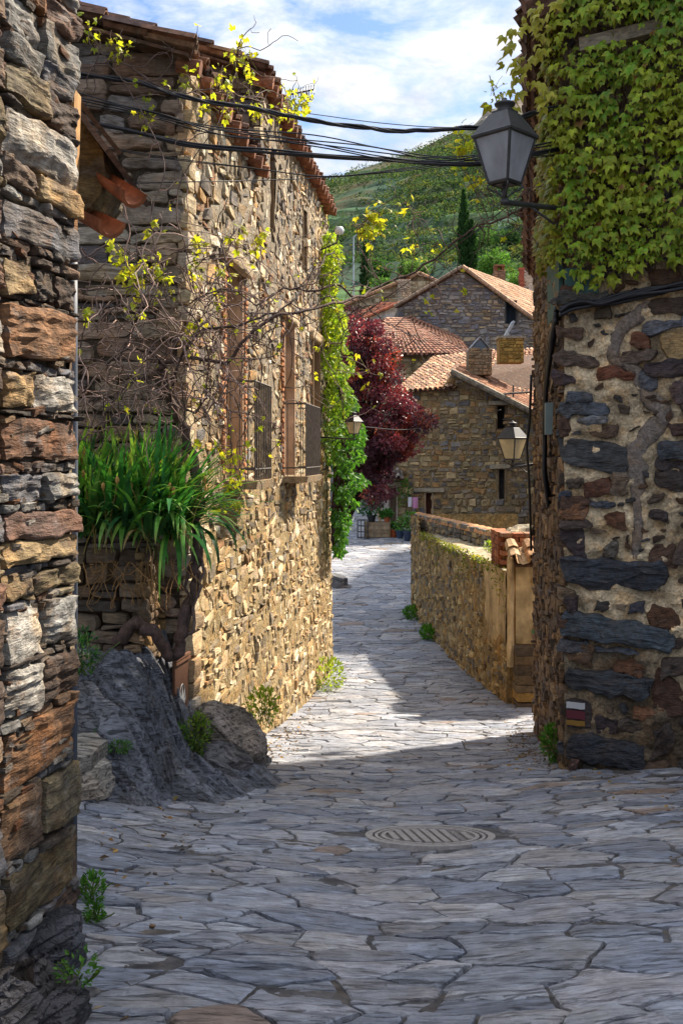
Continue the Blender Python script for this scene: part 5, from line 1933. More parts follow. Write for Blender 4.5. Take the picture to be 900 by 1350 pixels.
def opening(root, fr, h, depth, col, frame_col, name='window', lint=None, shut='shutter'):
    O, U, Vv, N = fr
    q = lambda u, v, d: O + U * u + UP * v + N * d
    mb = MB()
    t = 0.07
    for a, b in ((h[0], h[0] + t), (h[1] - t, h[1])):
        mb.hexa([q(a, h[2], -depth), q(b, h[2], -depth), q(b, h[2], .04), q(a, h[2], .04)], [q(a, h[3], -depth), q(b, h[3], -depth), q(b, h[3], .04), q(a, h[3], .04)], hx(frame_col))
    for a, b in ((h[2], h[2] + .03), (h[3] - .03, h[3])):
        mb.hexa([q(h[0] + t, a, -depth), q(h[1] - t, a, -depth), q(h[1] - t, a, .03), q(h[0] + t, a, .03)], [q(h[0] + t, b, -depth), q(h[1] - t, b, -depth), q(h[1] - t, b, .03), q(h[0] + t, b, .03)], hx(frame_col))
    w = mb.build(name, M['plaster'], root)
    mb = MB()
    mb.hexa([q(h[0], h[2], -depth - .06), q(h[1], h[2], -depth - .06), q(h[1], h[2], -depth), q(h[0], h[2], -depth)], [q(h[0], h[3], -depth - .06), q(h[1], h[3], -depth - .06), q(h[1], h[3], -depth), q(h[0], h[3], -depth)], hx(col))
    mb.build(shut, M['wood'], w)
    if lint:
        mb = MB()
        c = q((h[0] + h[1]) / 2 - lint[1], h[3] + 0.11, 0.06)
        mb.box(c, ((h[1] - h[0]) / 2 + lint[0], 0.09, 0.09), U, N, UP, hx('9a9282'), 0.02)
        mb.build('lintel', M['beam'], w)
    return w


def chimney(root, x0, x1, y0, y1, Y, col, cap, d=0.9):
    a, b = P(x0, y1, Y), P(x1, y0, Y)
    w = b[0] - a[0]
    f = frame((a[0], Y, 0), (1, 0, 0))
    mb = MB()
    mb.box(((a[0] + b[0]) / 2, Y + d / 2, (a[2] + b[2]) / 2), (w / 2, d / 2 - .01, (b[2] - a[2]) / 2), col=hx(col) * .7)
    R = courses(0, w, a[2], b[2] + .05, (0.1, 0.2), (0.15, 0.4))
    stones(mb, f, R, pick([col], len(R), 0.3), rng.uniform(0, .05, len(R)), n=3, jit=.2)
    c = mb.build('chimney', M['far_stone'], root)
    mb = MB()
    xm = (a[0] + b[0]) / 2
    if cap == 'tent':
        mb.prism([(xm - w * .42, Y + .1, b[2] + .02), (xm, Y + .1, b[2] + w * .5), (xm + w * .42, Y + .1, b[2] + .02)], (0, d - .2, 0), hx('6a7480'))
        for s in (-1, 1):
            mb.prism([(xm - s * w * .5, Y, b[2] + .0), (xm, Y, b[2] + w * .56), (xm, Y + d, b[2] + w * .56), (xm - s * w * .5, Y + d, b[2] + .0)], (0, 0, 0.05), hx('9aa0a8'))
        mb.build('chimney_cap', M['metal'], c)
    elif cap == 'slab':
        mb.box((xm, Y + d / 2, b[2] + .06), (w / 2 + .08, d / 2 + .08, .06), col=hx('8a8478'))
        mb.box((xm - .05, Y + d / 2, b[2] + .5), (.06, .35, .42), (1, 0, -.55), (0, 1, 0), (.55, 0, 1), hx('9aa0a8'))
        mb.build('chimney_cap', M['wall_stone'], c)
    else:
        for s in (-1, 1):
            mb.box((xm + s * w * .3, Y + d / 2, b[2] + .2), (.1, d / 2 - .1, .2), col=hx('7a4a34'))
        mb.box((xm, Y + d / 2, b[2] + .46), (w / 2 * .9, d / 2, .06), col=hx('7a5a44'))
        mb.build('chimney_cap', M['wall_stone'], c)
    return c


def build_main_far_house():
    Y = 46.0
    root = thing('stone_house', 'big brown rubble house with orange tiled roof closing the end of the lane', 'house', (6, 48, gz1(5, 46)))
    out = [(500, 712), (500, 640), (526, 590), (526, 512), (588, 508), (596, 489), (645, 512), (700, 538), (770, 575), (770, 712)]
    holes = [(653, 534, 668, 566), (655, 618, 667, 659), (559, 649, 571, 688), (512, 641, 524, 700)]
    fr, hs = far_wall(root, out, Y, FARP, (0.15, 0.32), (0.18, 0.5), holes, depth=7)
    opening(root, fr, hs[0], 0.5, '1f1b18', '6a5a48', lint=(0.2, 0.15))
    opening(root, fr, hs[1], 0.35, '3c3a3c', '8a7860', lint=(0.25, 0.12))
    opening(root, fr, hs[2], 0.2, '4a2a1e', 'a08c74', name='door_frame', lint=(0.5, 0.0), shut='door')
    opening(root, fr, hs[3], 0.15, '6a5a4c', 'b0a498', name='door_frame', lint=(0.25, 0.0), shut='door')
    mb = MB()
    a, b = P(503, 641, Y - .1), P(512, 700, Y - .1)
    mb.box((a + b) / 2, (.16, .1, 1.05), col=hx('b0aaa4'))
    mb.build('white_pilaster', M['plaster'], root)
    mb = MB()
    a, b = P(498, 628, Y - .8), P(532, 622, Y - .8)
    tile_roof(mb, a, b + [0, 0, -.3], b + [0, .9, .15], a + [0, .9, .4], tw=.22, pal=['8a8078', '7a7068', '6a6058'])
    mb.build('porch_roof', M['tile'], root)
    mb = MB()
    tile_roof(mb, P(521, 517, 45.6), P(600, 511, 45.6), P(640, 462, 52), P(572, 471, 52), tw=.24, tl=.4, pal=['b08a6c', 'a87c5c', 'c09c7c', '96705a', '8a6a58'], fine=False)
    mb.build('left_roof', M['tile'], root)
    mb = MB()
    vA, vB = P(594, 491, 45.5), P(778, 583, 45.5)
    bk = np.array([1.0, 3.6, 0.75])
    tile_roof(mb, P(608, 503, 48.2), P(800, 556, 48.2), P(800, 456, 54), P(628, 463, 54), tw=.24, tl=.4, pal=['b08060', 'a87456', 'c09070', '96684e', '8a6450'], fine=False)
    tile_roof(mb, vB, vB + bk, vA + bk, vA, tw=.24, tl=.4, pal=['b08060', 'a87456', 'c09070', '96684e', '8a6450'], fine=False)
    a, b = P(594, 489, 45.4), P(775, 580, 45.4)
    k = 26
    for i in range(k):
        p, q = a + (b - a) * i / k, a + (b - a) * (i + 1.1) / k
        mb.tube([p, q], [.13, .15], 7, hx('8f8474') * rng.uniform(.8, 1.2))
    mb.build('right_roof', M['tile'], root)
    chimney(root, 617, 648, 462, 494, 47.2, '8a7a64', 'tent')
    chimney(root, 658, 690, 446, 478, 48.5, '9c8248', 'slab')
    # iron stay for the wires on its front
    mb = MB()
    mb.tube([P(640, 521, 45.5), P(698, 517, 45.3)], .05, 5)
    for x in (640, 676): mb.tube([P(x, 524, 45.5), P(x, 508, 45.5)], .04, 5)
    mb.build('iron_stay', M['rust_iron'], root)


build_main_far_house()


def build_other_far_houses():
    # gabled slate-grey house
    Y = 62.0
    root = thing('stone_house', 'grey stone house with a tall gable above the other roofs', 'house', (8, 64, 3))
    fr, hs = far_wall(root, [(525, 500), (525, 403), (608, 356), (700, 421), (735, 424), (735, 500)], Y, ['85817f', '757378', '928c88', '6d6a72', '877b6e', '988870'], (0.14, 0.3), (0.25, 0.7), [(665, 396, 681, 428)], depth=9, mort='6a6460')
    opening(root, fr, hs[0], 0.4, '26303c', '4a4a4c')
    mb = MB()
    D = np.array([6.4, 10, 0])
    ap, rt, lf = P(609, 351, Y - .3), P(703, 420, Y - .3), P(520, 404, Y - .3)
    pl = ['c09a78', 'b48a68', 'a87c5c', 'c8a888']
    tile_roof(mb, rt, rt + D * 1.3, ap + D * 1.3, ap, tw=.25, tl=.42, pal=pl, fine=False)
    tile_roof(mb, lf + D * 1.3, lf, ap, ap + D * 1.3, tw=.3, tl=.5, pal=pl, fine=False)
    mb.build('roof', M['tile'], root)
    mb = MB()
    for i in range(20):
        p, q = ap + (rt - ap) * i / 20, ap + (rt - ap) * (i + 1.1) / 20
        mb.tube([p, q], [.13, .15], 6, hx('b48f74') * rng.uniform(.8, 1.2))
    for i in range(18):
        p, q = ap + (lf - ap) * i / 18, ap + (lf - ap) * (i + 1.1) / 18
        mb.tube([p, q], [.10, .12], 6, hx('8f7a68') * rng.uniform(.8, 1.2))
    mb.build('verge_tile', M['tile'], root)
    chimney(root, 651, 666, 358, 392, 70, '8a6e5a', 'pot')
    # low house, its roof sloping towards the lane
    Y = 54.0
    root = thing('stone_house', 'low stone house with a faded hipped tile roof behind the red tree', 'house', (3, 56, 1))
    far_wall(root, [(470, 520), (470, 464), (614, 466), (614, 520)], Y, ['a0906c', '8a7a5c', 'b0a080', '77684e'], (0.15, 0.35), (0.2, 0.6), [], depth=6)
    mb = MB()
    pl = ['9a6a54', '8a5e4c', 'a87a60', '805848', '94705c']
    tile_roof(mb, P(462, 466, Y - .4), P(620, 468, Y - .4), P(530, 420, 60), P(512, 420, 60), tw=.25, tl=.42, pal=pl, fine=False)
    tile_roof(mb, P(462, 466, Y - .4), P(455, 450, 62), P(500, 424, 62), P(512, 420, 60), tw=.3, tl=.5, pal=pl, fine=False)
    tile_roof(mb, P(620, 468, Y - .4), P(600, 440, 64), P(540, 418, 62), P(530, 420, 60), tw=.3, tl=.5, pal=pl, fine=False)
    mb.build('roof', M['tile'], root)
    # white walled house
    Y = 66.0
    root = thing('white_house', 'white walled house corner with a red tile edge', 'house', (2, 67, 3))
    W1 = np.array([P(480, 424, Y), P(524, 404, Y), P(524, 440, Y), P(480, 440, Y)])
    mb = MB()
    mb.prism(W1, (0, 5, 0), hx('d8d6d2'))
    mb.build('wall', M['plaster'], root)
    mb = MB()
    a, b = P(476, 421, Y - .3), P(527, 399, Y - .3)
    tile_roof(mb, a, b, b + [-1, 5, .8], a + [-1, 5, .8], tw=.25, tl=.5, fine=False, pal=['a8644a', 'b4755a'])
    for i in range(10):
        mb.tube([a + (b - a) * i / 10, a + (b - a) * (i + 1.1) / 10], [.11, .13], 6, hx('b0694c') * rng.uniform(.8, 1.2))
    mb.build('roof', M['tile'], root)
    # house behind, with a shallow gable
    Y = 78.0
    root = thing('stone_house', 'farther tan stone house with a shallow gable and a whitewashed chimney', 'house', (4, 80, 8))
    far_wall(root, [(455, 445), (455, 402), (478, 392), (552, 363), (584, 376), (584, 445)], Y, ['8a7a66', 'a09078', '77695a', 'b0a48e'], (0.2, 0.4), (0.3, 0.8), [], depth=8, mort='9a8a72')
    mb = MB()
    a, b, c = P(450, 404, Y - .3), P(553, 360, Y - .3), P(590, 377, Y - .3)
    D = np.array([1.0, 9, 0])
    tile_roof(mb, a + D, a, b, b + D, tw=.3, tl=.5, fine=False)
    tile_roof(mb, c, c + D, b + D, b, tw=.3, tl=.5, fine=False)
    for p0, p1, k in ((a, b, 18), (b, c, 9)):
        for i in range(k):
            mb.tube([p0 + (p1 - p0) * i / k, p0 + (p1 - p0) * (i + 1.1) / k], [.13, .16], 6, hx('b08468') * rng.uniform(.8, 1.2))
    mb.build('roof', M['tile'], root)
    chimney(root, 525, 541, 372, 400, 72, 'a89c8c', 'pot', d=1.0)
    # ruined masonry at the right
    root = thing('ruined_wall', 'pale ruined wall with a red brick edge behind the gabled house', 'wall', (14, 76, 8))
    Y = 76.0
    far_wall(root, [(690, 400), (690, 352), (700, 349), (722, 352), (724, 368), (760, 372), (760, 400)], Y, ['b0a498', 'c0b4a8', 'a89684'], (0.2, 0.3), (0.3, 0.6), [], depth=.6, mort='b8aca0')
    mb = MB()
    for i in range(18):
        z = P(0, 400 - i * 2.7, Y)[2]
        mb.box((P(688, 0, Y)[0] + rng.uniform(-.06, .06), Y + .2, z), (.24, .22, .075), col=hx('9a5440') * rng.uniform(.7, 1.2))
    mb.build('brick_edge', M['far_stone'], root)
    # unseen house added beyond the right corner to shade the far lane
    root = thing('stone_house', 'unseen plain stone house added past the right corner to shade the far lane', 'house', (9, 33, -4.4))
    mb = MB()
    ha, hb = np.array([6.9, 31.0, 0]), np.array([10.8, 47.0, 0])
    f = frame(hb, ha - hb)
    hl = np.linalg.norm(hb - ha)
    sheet(mb, f, 0, hl, -4.6, 8.5, step=0.4, rough=.04, col=hx('8a7a5c'))
    mb.hexa([ha + UP * -4.6, ha + [6, -1, -4.6], hb + [6, -1, -4.6], hb + UP * -4.6], [ha + UP * 8.48 - f[3] * .05, ha + [6, -1, 8.48], hb + [6, -1, 8.48], hb + UP * 8.48 - f[3] * .05], hx('8a7a5c'))
    R = courses(0, hl, -4.5, 8.5, (.2, .4), (.3, .8))
    stones(mb, f, R, pick(FARP, len(R)), rng.uniform(.01, .08, len(R)), n=3, jit=.3)
    mb.build('wall', M['far_stone'], root)
    mb = MB()
    tile_roof(mb, hb + UP * 8.5, ha + UP * 8.5, ha + [3, -.5, 9.9], hb + [3, -.5, 9.9], tw=.32, tl=.5, fine=False)
    tile_roof(mb, ha + [6, -1, 8.5], hb + [6, -1, 8.5], hb + [3, -.5, 9.9], ha + [3, -.5, 9.9], tw=.32, tl=.5, fine=False)
    mb.build('roof', M['tile'], root)


build_other_far_houses()


# ------------------------------------------------------------------ small things by the far doors
def pot(label, x, y, Y, r, h, col, plant=None, ph=0.5, spread=.3, pal=('3d6a30', '5a8a3c', '2f5528'), group='potted plants by the far doors'):
    b = P(x, y, Y)
    b[2] = gz1(b[0], b[1]) if plant != 'on' else b[2]
    root = thing('flower_pot', label, 'flower pot', b, group)
    mb = MB()
    mb.lathe(b, [(r * .7, 0), (r * .95, h * .82), (r * 1.08, h * .82), (r * 1.1, h), (r * .92, h), (r * .88, h * .9), (.01, h * .88)], 14, hx(col))
    mb.build('pot', M['paint'], root, smooth=False)
    if ph:
        mb = MB()
        crown(mb, [(b + [0, 0, h + ph * .5], (spread, spread, ph * .6)), (b + [spread * .4, -.05, h + ph * .7], (spread * .7, spread * .7, ph * .4))], 60, .16, pal)
        for _ in range(7):
            mb.tube(wander(b + [0, 0, h * .9], (rng.normal(0, .3), rng.normal(0, .3), 1), 4, ph * .2, .15), .008, 4, hx('5a6a38'))
        mb.build('plant', M['small_leaf'], root)


pot('terracotta pot with a small plant beside the wooden door', 518, 708, 43, .20, .34, 'b05a34', ph=.25, spread=.16)
pot('dark blue pot with a leafy plant next to the terracotta pot', 527, 710, 42.6, .19, .36, '2e3e58', ph=.5, spread=.25)
pot('dark blue pot with a taller plant by the end of the low wall', 537, 712, 42, .2, .42, '2a3850', ph=.75, spread=.3)


def build_planter():
    b = P(497, 704, 43)
    z = gz1(b[0], b[1])
    root = thing('wooden_trough', 'grey wooden plank trough standing under the red tree', 'planter', (b[0], 43, z))
    mb = MB()
    for k in range(4):
        mb.box((b[0], 42.7, z + .09 + k * .165), (.52, .03, .078), col=hx('8a7a64') * rng.uniform(.8, 1.2))
        mb.box((b[0], 43.3, z + .09 + k * .165), (.52, .03, .078), col=hx('8a7a64') * rng.uniform(.8, 1.2))
    for s in (-1, 1):
        mb.box((b[0] + s * .53, 43, z + .33), (.03, .34, .33), col=hx('77684f'))
    mb.build('planks', M['wood'], root)
    mb = MB()
    mb.box((b[0], 43, z + .60), (.49, .27, .05), col=hx('3a2c20'))
    mb.build('soil', M['dirt'], root)
    zt = z + .66
    for lab, x, r, h, c, ph, sp, pl in (('terracotta pot on the wooden trough', b[0] + .42, .15, .24, 'b5623c', .25, .2, ('4a7a34', '3d6a30')),
                                       ('black pot of bushy green plants on the trough', b[0] - .25, .2, .3, '20242a', .85, .45, ('2f6a30', '458a3c', '2a5528'))):
        r0 = thing('flower_pot', lab, 'flower pot', (x, 43, zt), 'potted plants by the far doors')
        mb = MB(); bb = np.array([x, 43, zt - .008])
        mb.lathe(bb, [(r * .7, 0), (r * .95, h * .82), (r * 1.08, h * .82), (r * 1.1, h), (r * .9, h), (.01, h * .9)], 14, hx(c))
        mb.build('pot', M['paint'], r0)
        mb = MB()
        crown(mb, [(bb + [0, 0, h + ph * .5], (sp, sp, ph * .55)), (bb + [-sp * .6, 0, h + ph * .4], (sp * .7, sp * .7, ph * .4)), (bb + [sp * .5, 0, h + ph * .5], (sp * .6, sp * .6, ph * .4))], 90, .17, pl)
        mb.build('plant', M['small_leaf'], r0)
    c = P(478, 696, 42.6)
    zc = gz1(c[0], c[1])
    mb = MB()
    for k in range(10):
        t = 2 * math.pi * k / 10
        mb.tube([(c[0] + .24 * math.cos(t), c[1] + .24 * math.sin(t), zc), (c[0] + .24 * math.cos(t), c[1] + .24 * math.sin(t), zc + .8)], .012, 4)
    for h in (.03, .28, .54, .79):
        th = np.linspace(0, 2 * math.pi, 21)
        mb.tube(np.column_stack([c[0] + .24 * np.cos(th), c[1] + .24 * np.sin(th), np.full(21, zc + h)]), .014, 4, cap=False)
    tag(mb.build('wire_basket', M['iron']), 'round black wire basket standing left of the wooden trough', 'basket')


build_planter()


def build_laundry():
    a, b = P(533, 656, 45.4), P(556, 654, 45.4)
    cable('short washing line on the wall of the far house', [a, (a + b) / 2 - UP * .03, b], .008, cat='washing line', name='washing_line')
    for lab, x0, x1, y1, c in (('white towel hanging on the washing line', 537.5, 542.5, 668, 'd8d4dc'), ('pink towel hanging on the washing line', 543.5, 550.5, 670, 'c88ab0')):
        us = np.linspace(0, 1, 9); vs = np.linspace(0, 1, 9)
        A, B = np.meshgrid(us, vs, indexing='ij')
        p0, p1 = P(x0, 655.5, 45.35), P(x1, 655.5, 45.35)
        z1 = P(0, y1, 45.35)[2]
        X = p0[0] + (p1[0] - p0[0]) * A
        Yy = 45.34 + .03 * np.sin(A * 9) * B
        Z = p0[2] + (z1 - p0[2]) * B
        mb = MB()
        mb.grid(np.stack([X, Yy, Z], -1), hx(c))
        mb.grid(np.stack([X, Yy + .02 + .05 * B, Z], -1), hx(c))
        tag(mb.build('towel', M['cloth'], smooth=True), lab, 'towel', 'towels on the washing line')


build_laundry()


def build_pole():
    x0 = P(466, 372, 90)
    z = hill_z1(x0[0], 90)
    root = thing('lamp_post', 'thin pale lamp post on the hillside behind the houses', 'lamp post', (x0[0], 90, z))
    t = P(466, 313, 90)
    mb = MB()
    mb.tube([(x0[0], 90, z - .3), t], [.09, .06], 6, hx('a8aeb4'))
    mb.tube([t, t + [.4, 0, .35], t + [.9, 0, .4]], .05, 6, hx('a8aeb4'))
    mb.build('post', M['metal'], root)
    mb = MB()
    mb.box(t + [1.05, 0, .38], (.3, .12, .06), col=hx('c0c4c8'))
    mb.build('lamp_head', M['metal'], root)


build_pole()
mb = MB()
c = P(447, 303, 17.5)
root = thing('wall_floodlight', 'small white and black floodlight on the corner of the left house', 'floodlight', c)
mb.lathe(c, [(.02, -.09), (.07, -.07), (.085, 0), (.06, .05), (.01, .06)], 12, hx('c8ccd0'))
mb.build('lamp_head', M['paint'], root, smooth=True)
mb = MB()
mb.tube([c + [-.02, 0, -.06], c + [-.05, .05, -.22], c + [-.35, .3, -.3]], .018, 6)
mb.build('bracket', M['iron'], root)

# ================================================================== grapevine over the left house
def build_grapevine():
    root = thing('grapevine', 'bare tangled grapevine canes with a few fresh yellow leaves across the left house', 'vine', P(222, 850, 8.4))
    bark = [hx('54443e'), hx('463a35'), hx('665650')]
    mb = MB()
    tr = spline([P(150, 852, 8.1), P(175, 826, 8.0), P(205, 838, 8.0), P(228, 868, 8.1), P(240, 830, 8.1), P(256, 760, 8.2), P(262, 700, 8.3), P(258, 620, 8.4), P(240, 560, 8.45), P(222, 520, 8.4), P(214, 480, 8.35)], 6)
    mb.tube(tr + 0.015 * rng.normal(size=tr.shape), np.linspace(0.05, 0.032, len(tr)) * (1 + .2 * rng.random(len(tr))), 8, bark[0])
    for k in range(3):
        t2 = spline([P(228, 866, 8.15), P(244 + 6 * k, 815, 8.1), P(250 + 8 * k, 740, 8.2), P(262 - 8 * k, 640, 8.4)], 7)
        mb.tube(t2 + 0.02 * rng.normal(size=t2.shape), 0.014, 6, bark[k])
    mb.build('trunk', M['bark'], root, smooth=True)
    main = [
        ([(214, 480, 8.35), (250, 470, 8.3), (300, 478, 8.2), (330, 440, 8.2), (370, 415, 8.3), (420, 405, 8.6), (470, 392, 9.2), (505, 375, 9.8), (560, 350, 10), (620, 305, 10), (665, 285, 9.6), (700, 268, 9.4)], .017),
        ([(214, 480, 8.35), (190, 460, 8.1), (150, 470, 7.8), (110, 520, 7.4)], .012),
        ([(222, 520, 8.4), (180, 500, 8.2), (140, 545, 7.8), (105, 580, 7.5)], .010),
        ([(225, 510, 8.4), (260, 440, 8.2), (330, 425, 8.2), (380, 400, 8.4), (420, 350, 8.9), (440, 330, 9.4)], .012),
        ([(470, 392, 9.2), (440, 375, 9.0), (410, 385, 8.9), (380, 380, 8.8), (340, 400, 8.6), (300, 380, 8.4), (250, 400, 8.3)], .012),
        ([(215, 500, 8.3), (255, 545, 8.2), (275, 500, 8.2), (262, 430, 8.2), (230, 395, 8.3)], .010),
        ([(330, 440, 8.2), (345, 500, 8.3), (322, 560, 8.5), (310, 610, 8.6), (322, 650, 8.7)], .006),
        ([(370, 415, 8.3), (385, 470, 9.2), (372, 540, 10.5), (366, 610, 11.5)], .006),
        ([(300, 478, 8.2), (298, 540, 8.4), (305, 600, 8.5)], .006),
        ([(505, 375, 9.8), (480, 340, 9.8), (470, 300, 9.8), (492, 285, 9.8)], .006),
        ([(470, 392, 9.2), (500, 420, 9.4), (540, 440, 9.6), (570, 470, 9.8)], .005),
        ([(440, 395, 9), (452, 440, 9.6), (445, 500, 10), (458, 560, 10.3)], .006),
        ([(620, 305, 10), (640, 290, 9.8), (690, 300, 9.4), (700, 320, 9.3)], .005),
        ([(540, 360, 10), (548, 320, 10), (556, 280, 10)], .004),
        # up by the roof edge
        ([(110, 90, 8.5), (150, 78, 8.45), (190, 100, 8.5), (240, 122, 8.6), (290, 118, 9), (330, 130, 9.6), (385, 150, 11)], .008),
        ([(225, 395, 8.3), (200, 300, 8.3), (215, 210, 8.3), (170, 120, 8.4), (130, 60, 8.4)], .006),
        ([(255, 380, 8.3), (235, 250, 8.5), (290, 160, 8.8), (310, 90, 9.4), (318, 60, 9.6)], .006),
        ([(330, 130, 9.6), (360, 120, 11), (395, 140, 11.8), (410, 128, 12)], .005),
    ]
    mb = MB(); tips = []; allc = []
    for pts, r in main:
        c = spline([P(*p) for p in pts], 9)
        n = len(c)
        i = np.arange(n)
        c = c + 0.022 * np.stack([vn(n3(i * .5, r * 900 + pts[0][0], k)) for k in (1.0, 2.0, 3.0)], -1)
        mb.tube(c, np.linspace(r, r * .55, n), 6, bark[rng.integers(3)])
        allc.append(c)
        for k in range(2, n, 2 if r > .009 else 3):
            if rng.random() < 0.92:
                d = rng.normal(size=3) * [1, .5, 1] + [0, -0.1, -.1]
                L = int(rng.integers(4, 15))
                w = wander(c[k], d, L, .05, .33, (0, 0, -.6))
                mb.tube(w, np.linspace(.0058, .0026, len(w)), 4, bark[rng.integers(3)] * rng.uniform(1.0, 2.4))
                tips.append(w[-1]); tips.append(w[len(w) // 2])
                if rng.random() < .5:
                    w2 = wander(w[len(w) // 2], rng.normal(size=3) * [1, .4, 1], int(rng.integers(4, 9)), .045, .35)
                    mb.tube(w2, .0026, 4, bark[rng.integers(3)] * 1.4)
    # thicket in the corner over the plant
    for _ in range(190):
        p = P(rng.uniform(105, 300), rng.uniform(330, 560), rng.uniform(7.8, 8.5))
        w = wander(p, rng.normal(size=3) * [1, .35, 1], int(rng.integers(6, 20)), .055, .28, (0, 0, -.8))
        mb.tube(w, np.linspace(.006, .003, len(w)), 4, bark[rng.integers(3)] * rng.uniform(1.0, 3.2))
    sp = [(165, 355, 8.2, 14), (150, 330, 8.2, 10), (175, 370, 8.2, 12), (205, 350, 8.2, 9), (185, 365, 8.2, 12), (215, 370, 8.2, 9), (110, 410, 7.9, 5), (180, 400, 8.2, 6), (262, 325, 8.5, 12),
          (258, 358, 8.4, 10), (255, 440, 8.3, 11), (245, 452, 8.3, 7), (292, 365, 8.6, 8), (310, 315, 8.9, 9), (342, 318, 9, 9), (202, 300, 8.3, 5), (330, 335, 9, 7), (290, 385, 8.6, 5),
          (300, 600, 8.5, 12), (322, 604, 8.6, 8), (305, 640, 8.5, 10), (285, 590, 8.5, 6), (295, 660, 8.5, 5), (312, 670, 8.5, 4),
          (495, 290, 9.8, 16), (482, 305, 9.8, 12), (488, 300, 9.8, 10), (500, 282, 9.8, 8), (545, 325, 10, 6), (535, 268, 10, 5), (605, 195, 9.3, 12), (608, 180, 9.3, 8), (606, 215, 9.3, 5), (625, 235, 9.5, 6), (622, 245, 9.5, 5),
          (118, 45, 8.4, 9), (128, 40, 8.4, 6), (162, 68, 8.4, 9), (158, 60, 8.4, 7), (195, 155, 8.4, 9), (185, 160, 8.4, 6), (248, 100, 8.6, 8), (240, 118, 8.6, 6), (290, 100, 9, 10), (296, 118, 9, 9), (318, 62, 9.5, 12), (310, 80, 9.4, 9), (325, 72, 9.5, 7),
          (345, 150, 10, 10), (375, 145, 11, 13), (395, 138, 11.8, 16), (385, 150, 11.5, 10), (405, 130, 12, 12), (272, 140, 8.7, 8), (300, 145, 9, 8), (330, 110, 9.6, 9), (608, 380, 9.9, 2), (485, 490, 10, 6), (575, 320, 10, 3), (650, 120, 9.2, 9), (660, 125, 9.2, 6), (680, 190, 9.2, 5)]
    allc = np.vstack(allc)
    for x, y, Y, n in sp:
        c = P(x, y, Y)
        near = allc[np.argsort(((allc - c) ** 2).sum(1))[:3]]
        for q in near[:2]:
            mid = (q + c) / 2 + rng.normal(0, .04, 3)
            mb.tube(spline([q, mid, c, c + rng.normal(0, .05, 3)], 5), .0035 * Y / 8.4, 4, bark[2] * 1.3)
        for _ in range(n // 3):
            d = rng.normal(0, .07, 3) * (Y / 8.4)
            mb.tube([c, c + d * .6 + [0, 0, .015], c + d], .002 * Y / 8.4, 4, hx('7a7a38'))
    mb.build('canes', M['bark'], root, smooth=True)
    mb = MB()
    for x, y, Y, n in sp:
        c = P(x, y, Y)
        n = int(n * 1.4)
        p = c + rng.normal(size=(n, 3)) * [.05, .06, .065] * (Y / 8.4)
        leaves(mb, p, rdir(n) + [0, 0, -.6], rdir(n) * 1.2 + [0.2, -.6, .3], rng.uniform(.03, .095, n) * (Y / 8.4) * (0.8 if y < 170 else 1), pick(['a8b030', '96a82c', 'b8b43a', '88a030'], n, .2), pick(['b8b040'], n), 'ivy')
    for t in tips:
        if rng.random() < .22:
            n = int(rng.integers(1, 4))
            leaves(mb, t + rng.normal(size=(n, 3)) * .02, rdir(n) + [0, 0, -.5], rdir(n) * .8 + [0, -.6, .3], rng.uniform(.025, .06, n), pick(['a8b030', '96a82c', 'b0ac3a'], n, .2), None, 'ivy')
    mb.build('foliage', M['vine_leaf'], root)


build_grapevine()


def build_corner_ivy():
    root = thing('climbing_ivy', 'tall column of bright yellow green ivy on the far corner of the left house', 'ivy', (wx(18.5), 18.5, -2))
    mb = MB()
    n = 9000
    y = rng.uniform(265, 730, n)
    xc = np.interp(y, [265, 300, 360, 430, 520, 600, 640, 690, 730], [412, 424, 434, 440, 446, 452, 456, 452, 446])
    hw = np.interp(y, [265, 300, 360, 430, 520, 600, 640, 690, 730], [6, 15, 18, 18, 20, 24, 22, 14, 5])
    x = xc + hw * rng.uniform(-1, 1, n) * (0.8 + 0.55 * vn(n3(y * .06, 1, 1)))
    Y = 18.6 + rng.uniform(-.8, .45, n)
    hole = fbm(n3(x * .09, y * .06, 3), 3) + rng.uniform(-.3, .3, n)
    keep = hole < .3
    x, y, Y = x[keep], y[keep], Y[keep]
    n = len(x)
    p = np.stack([(x - 450) / F * Y, Y, (600 - y) / F * Y], -1)
    t = np.clip((y - 470) / 170 + (x - 440) / 60 + rng.normal(0, .15, n), 0, 1)[:, None]
    c = pick(['9aa832', '88a030', 'aab43a', '7a942c'], n) * (1 - t) + pick(['4a7a30', '5c8a34', '3d6a2c'], n) * t
    leaves(mb, p, rdir(n) + [0, 0, -.9], rdir(n) * .7 + [.4, -.7, .5], rng.uniform(.05, .16, n), c, None, 'dia')
    mb.build('foliage', M['small_leaf'], root)
    mb = MB()
    for k in range(12):
        pts = [P(np.interp(q, [265, 360, 520, 730], [414, 434, 446, 447]) + rng.uniform(-8, 8), q, 18.7) for q in range(280, 760, 40)]
        mb.tube(spline(pts, 3), .012, 5, hx('4a382c'))
    mb.build('stem', M['bark'], root)


build_corner_ivy()


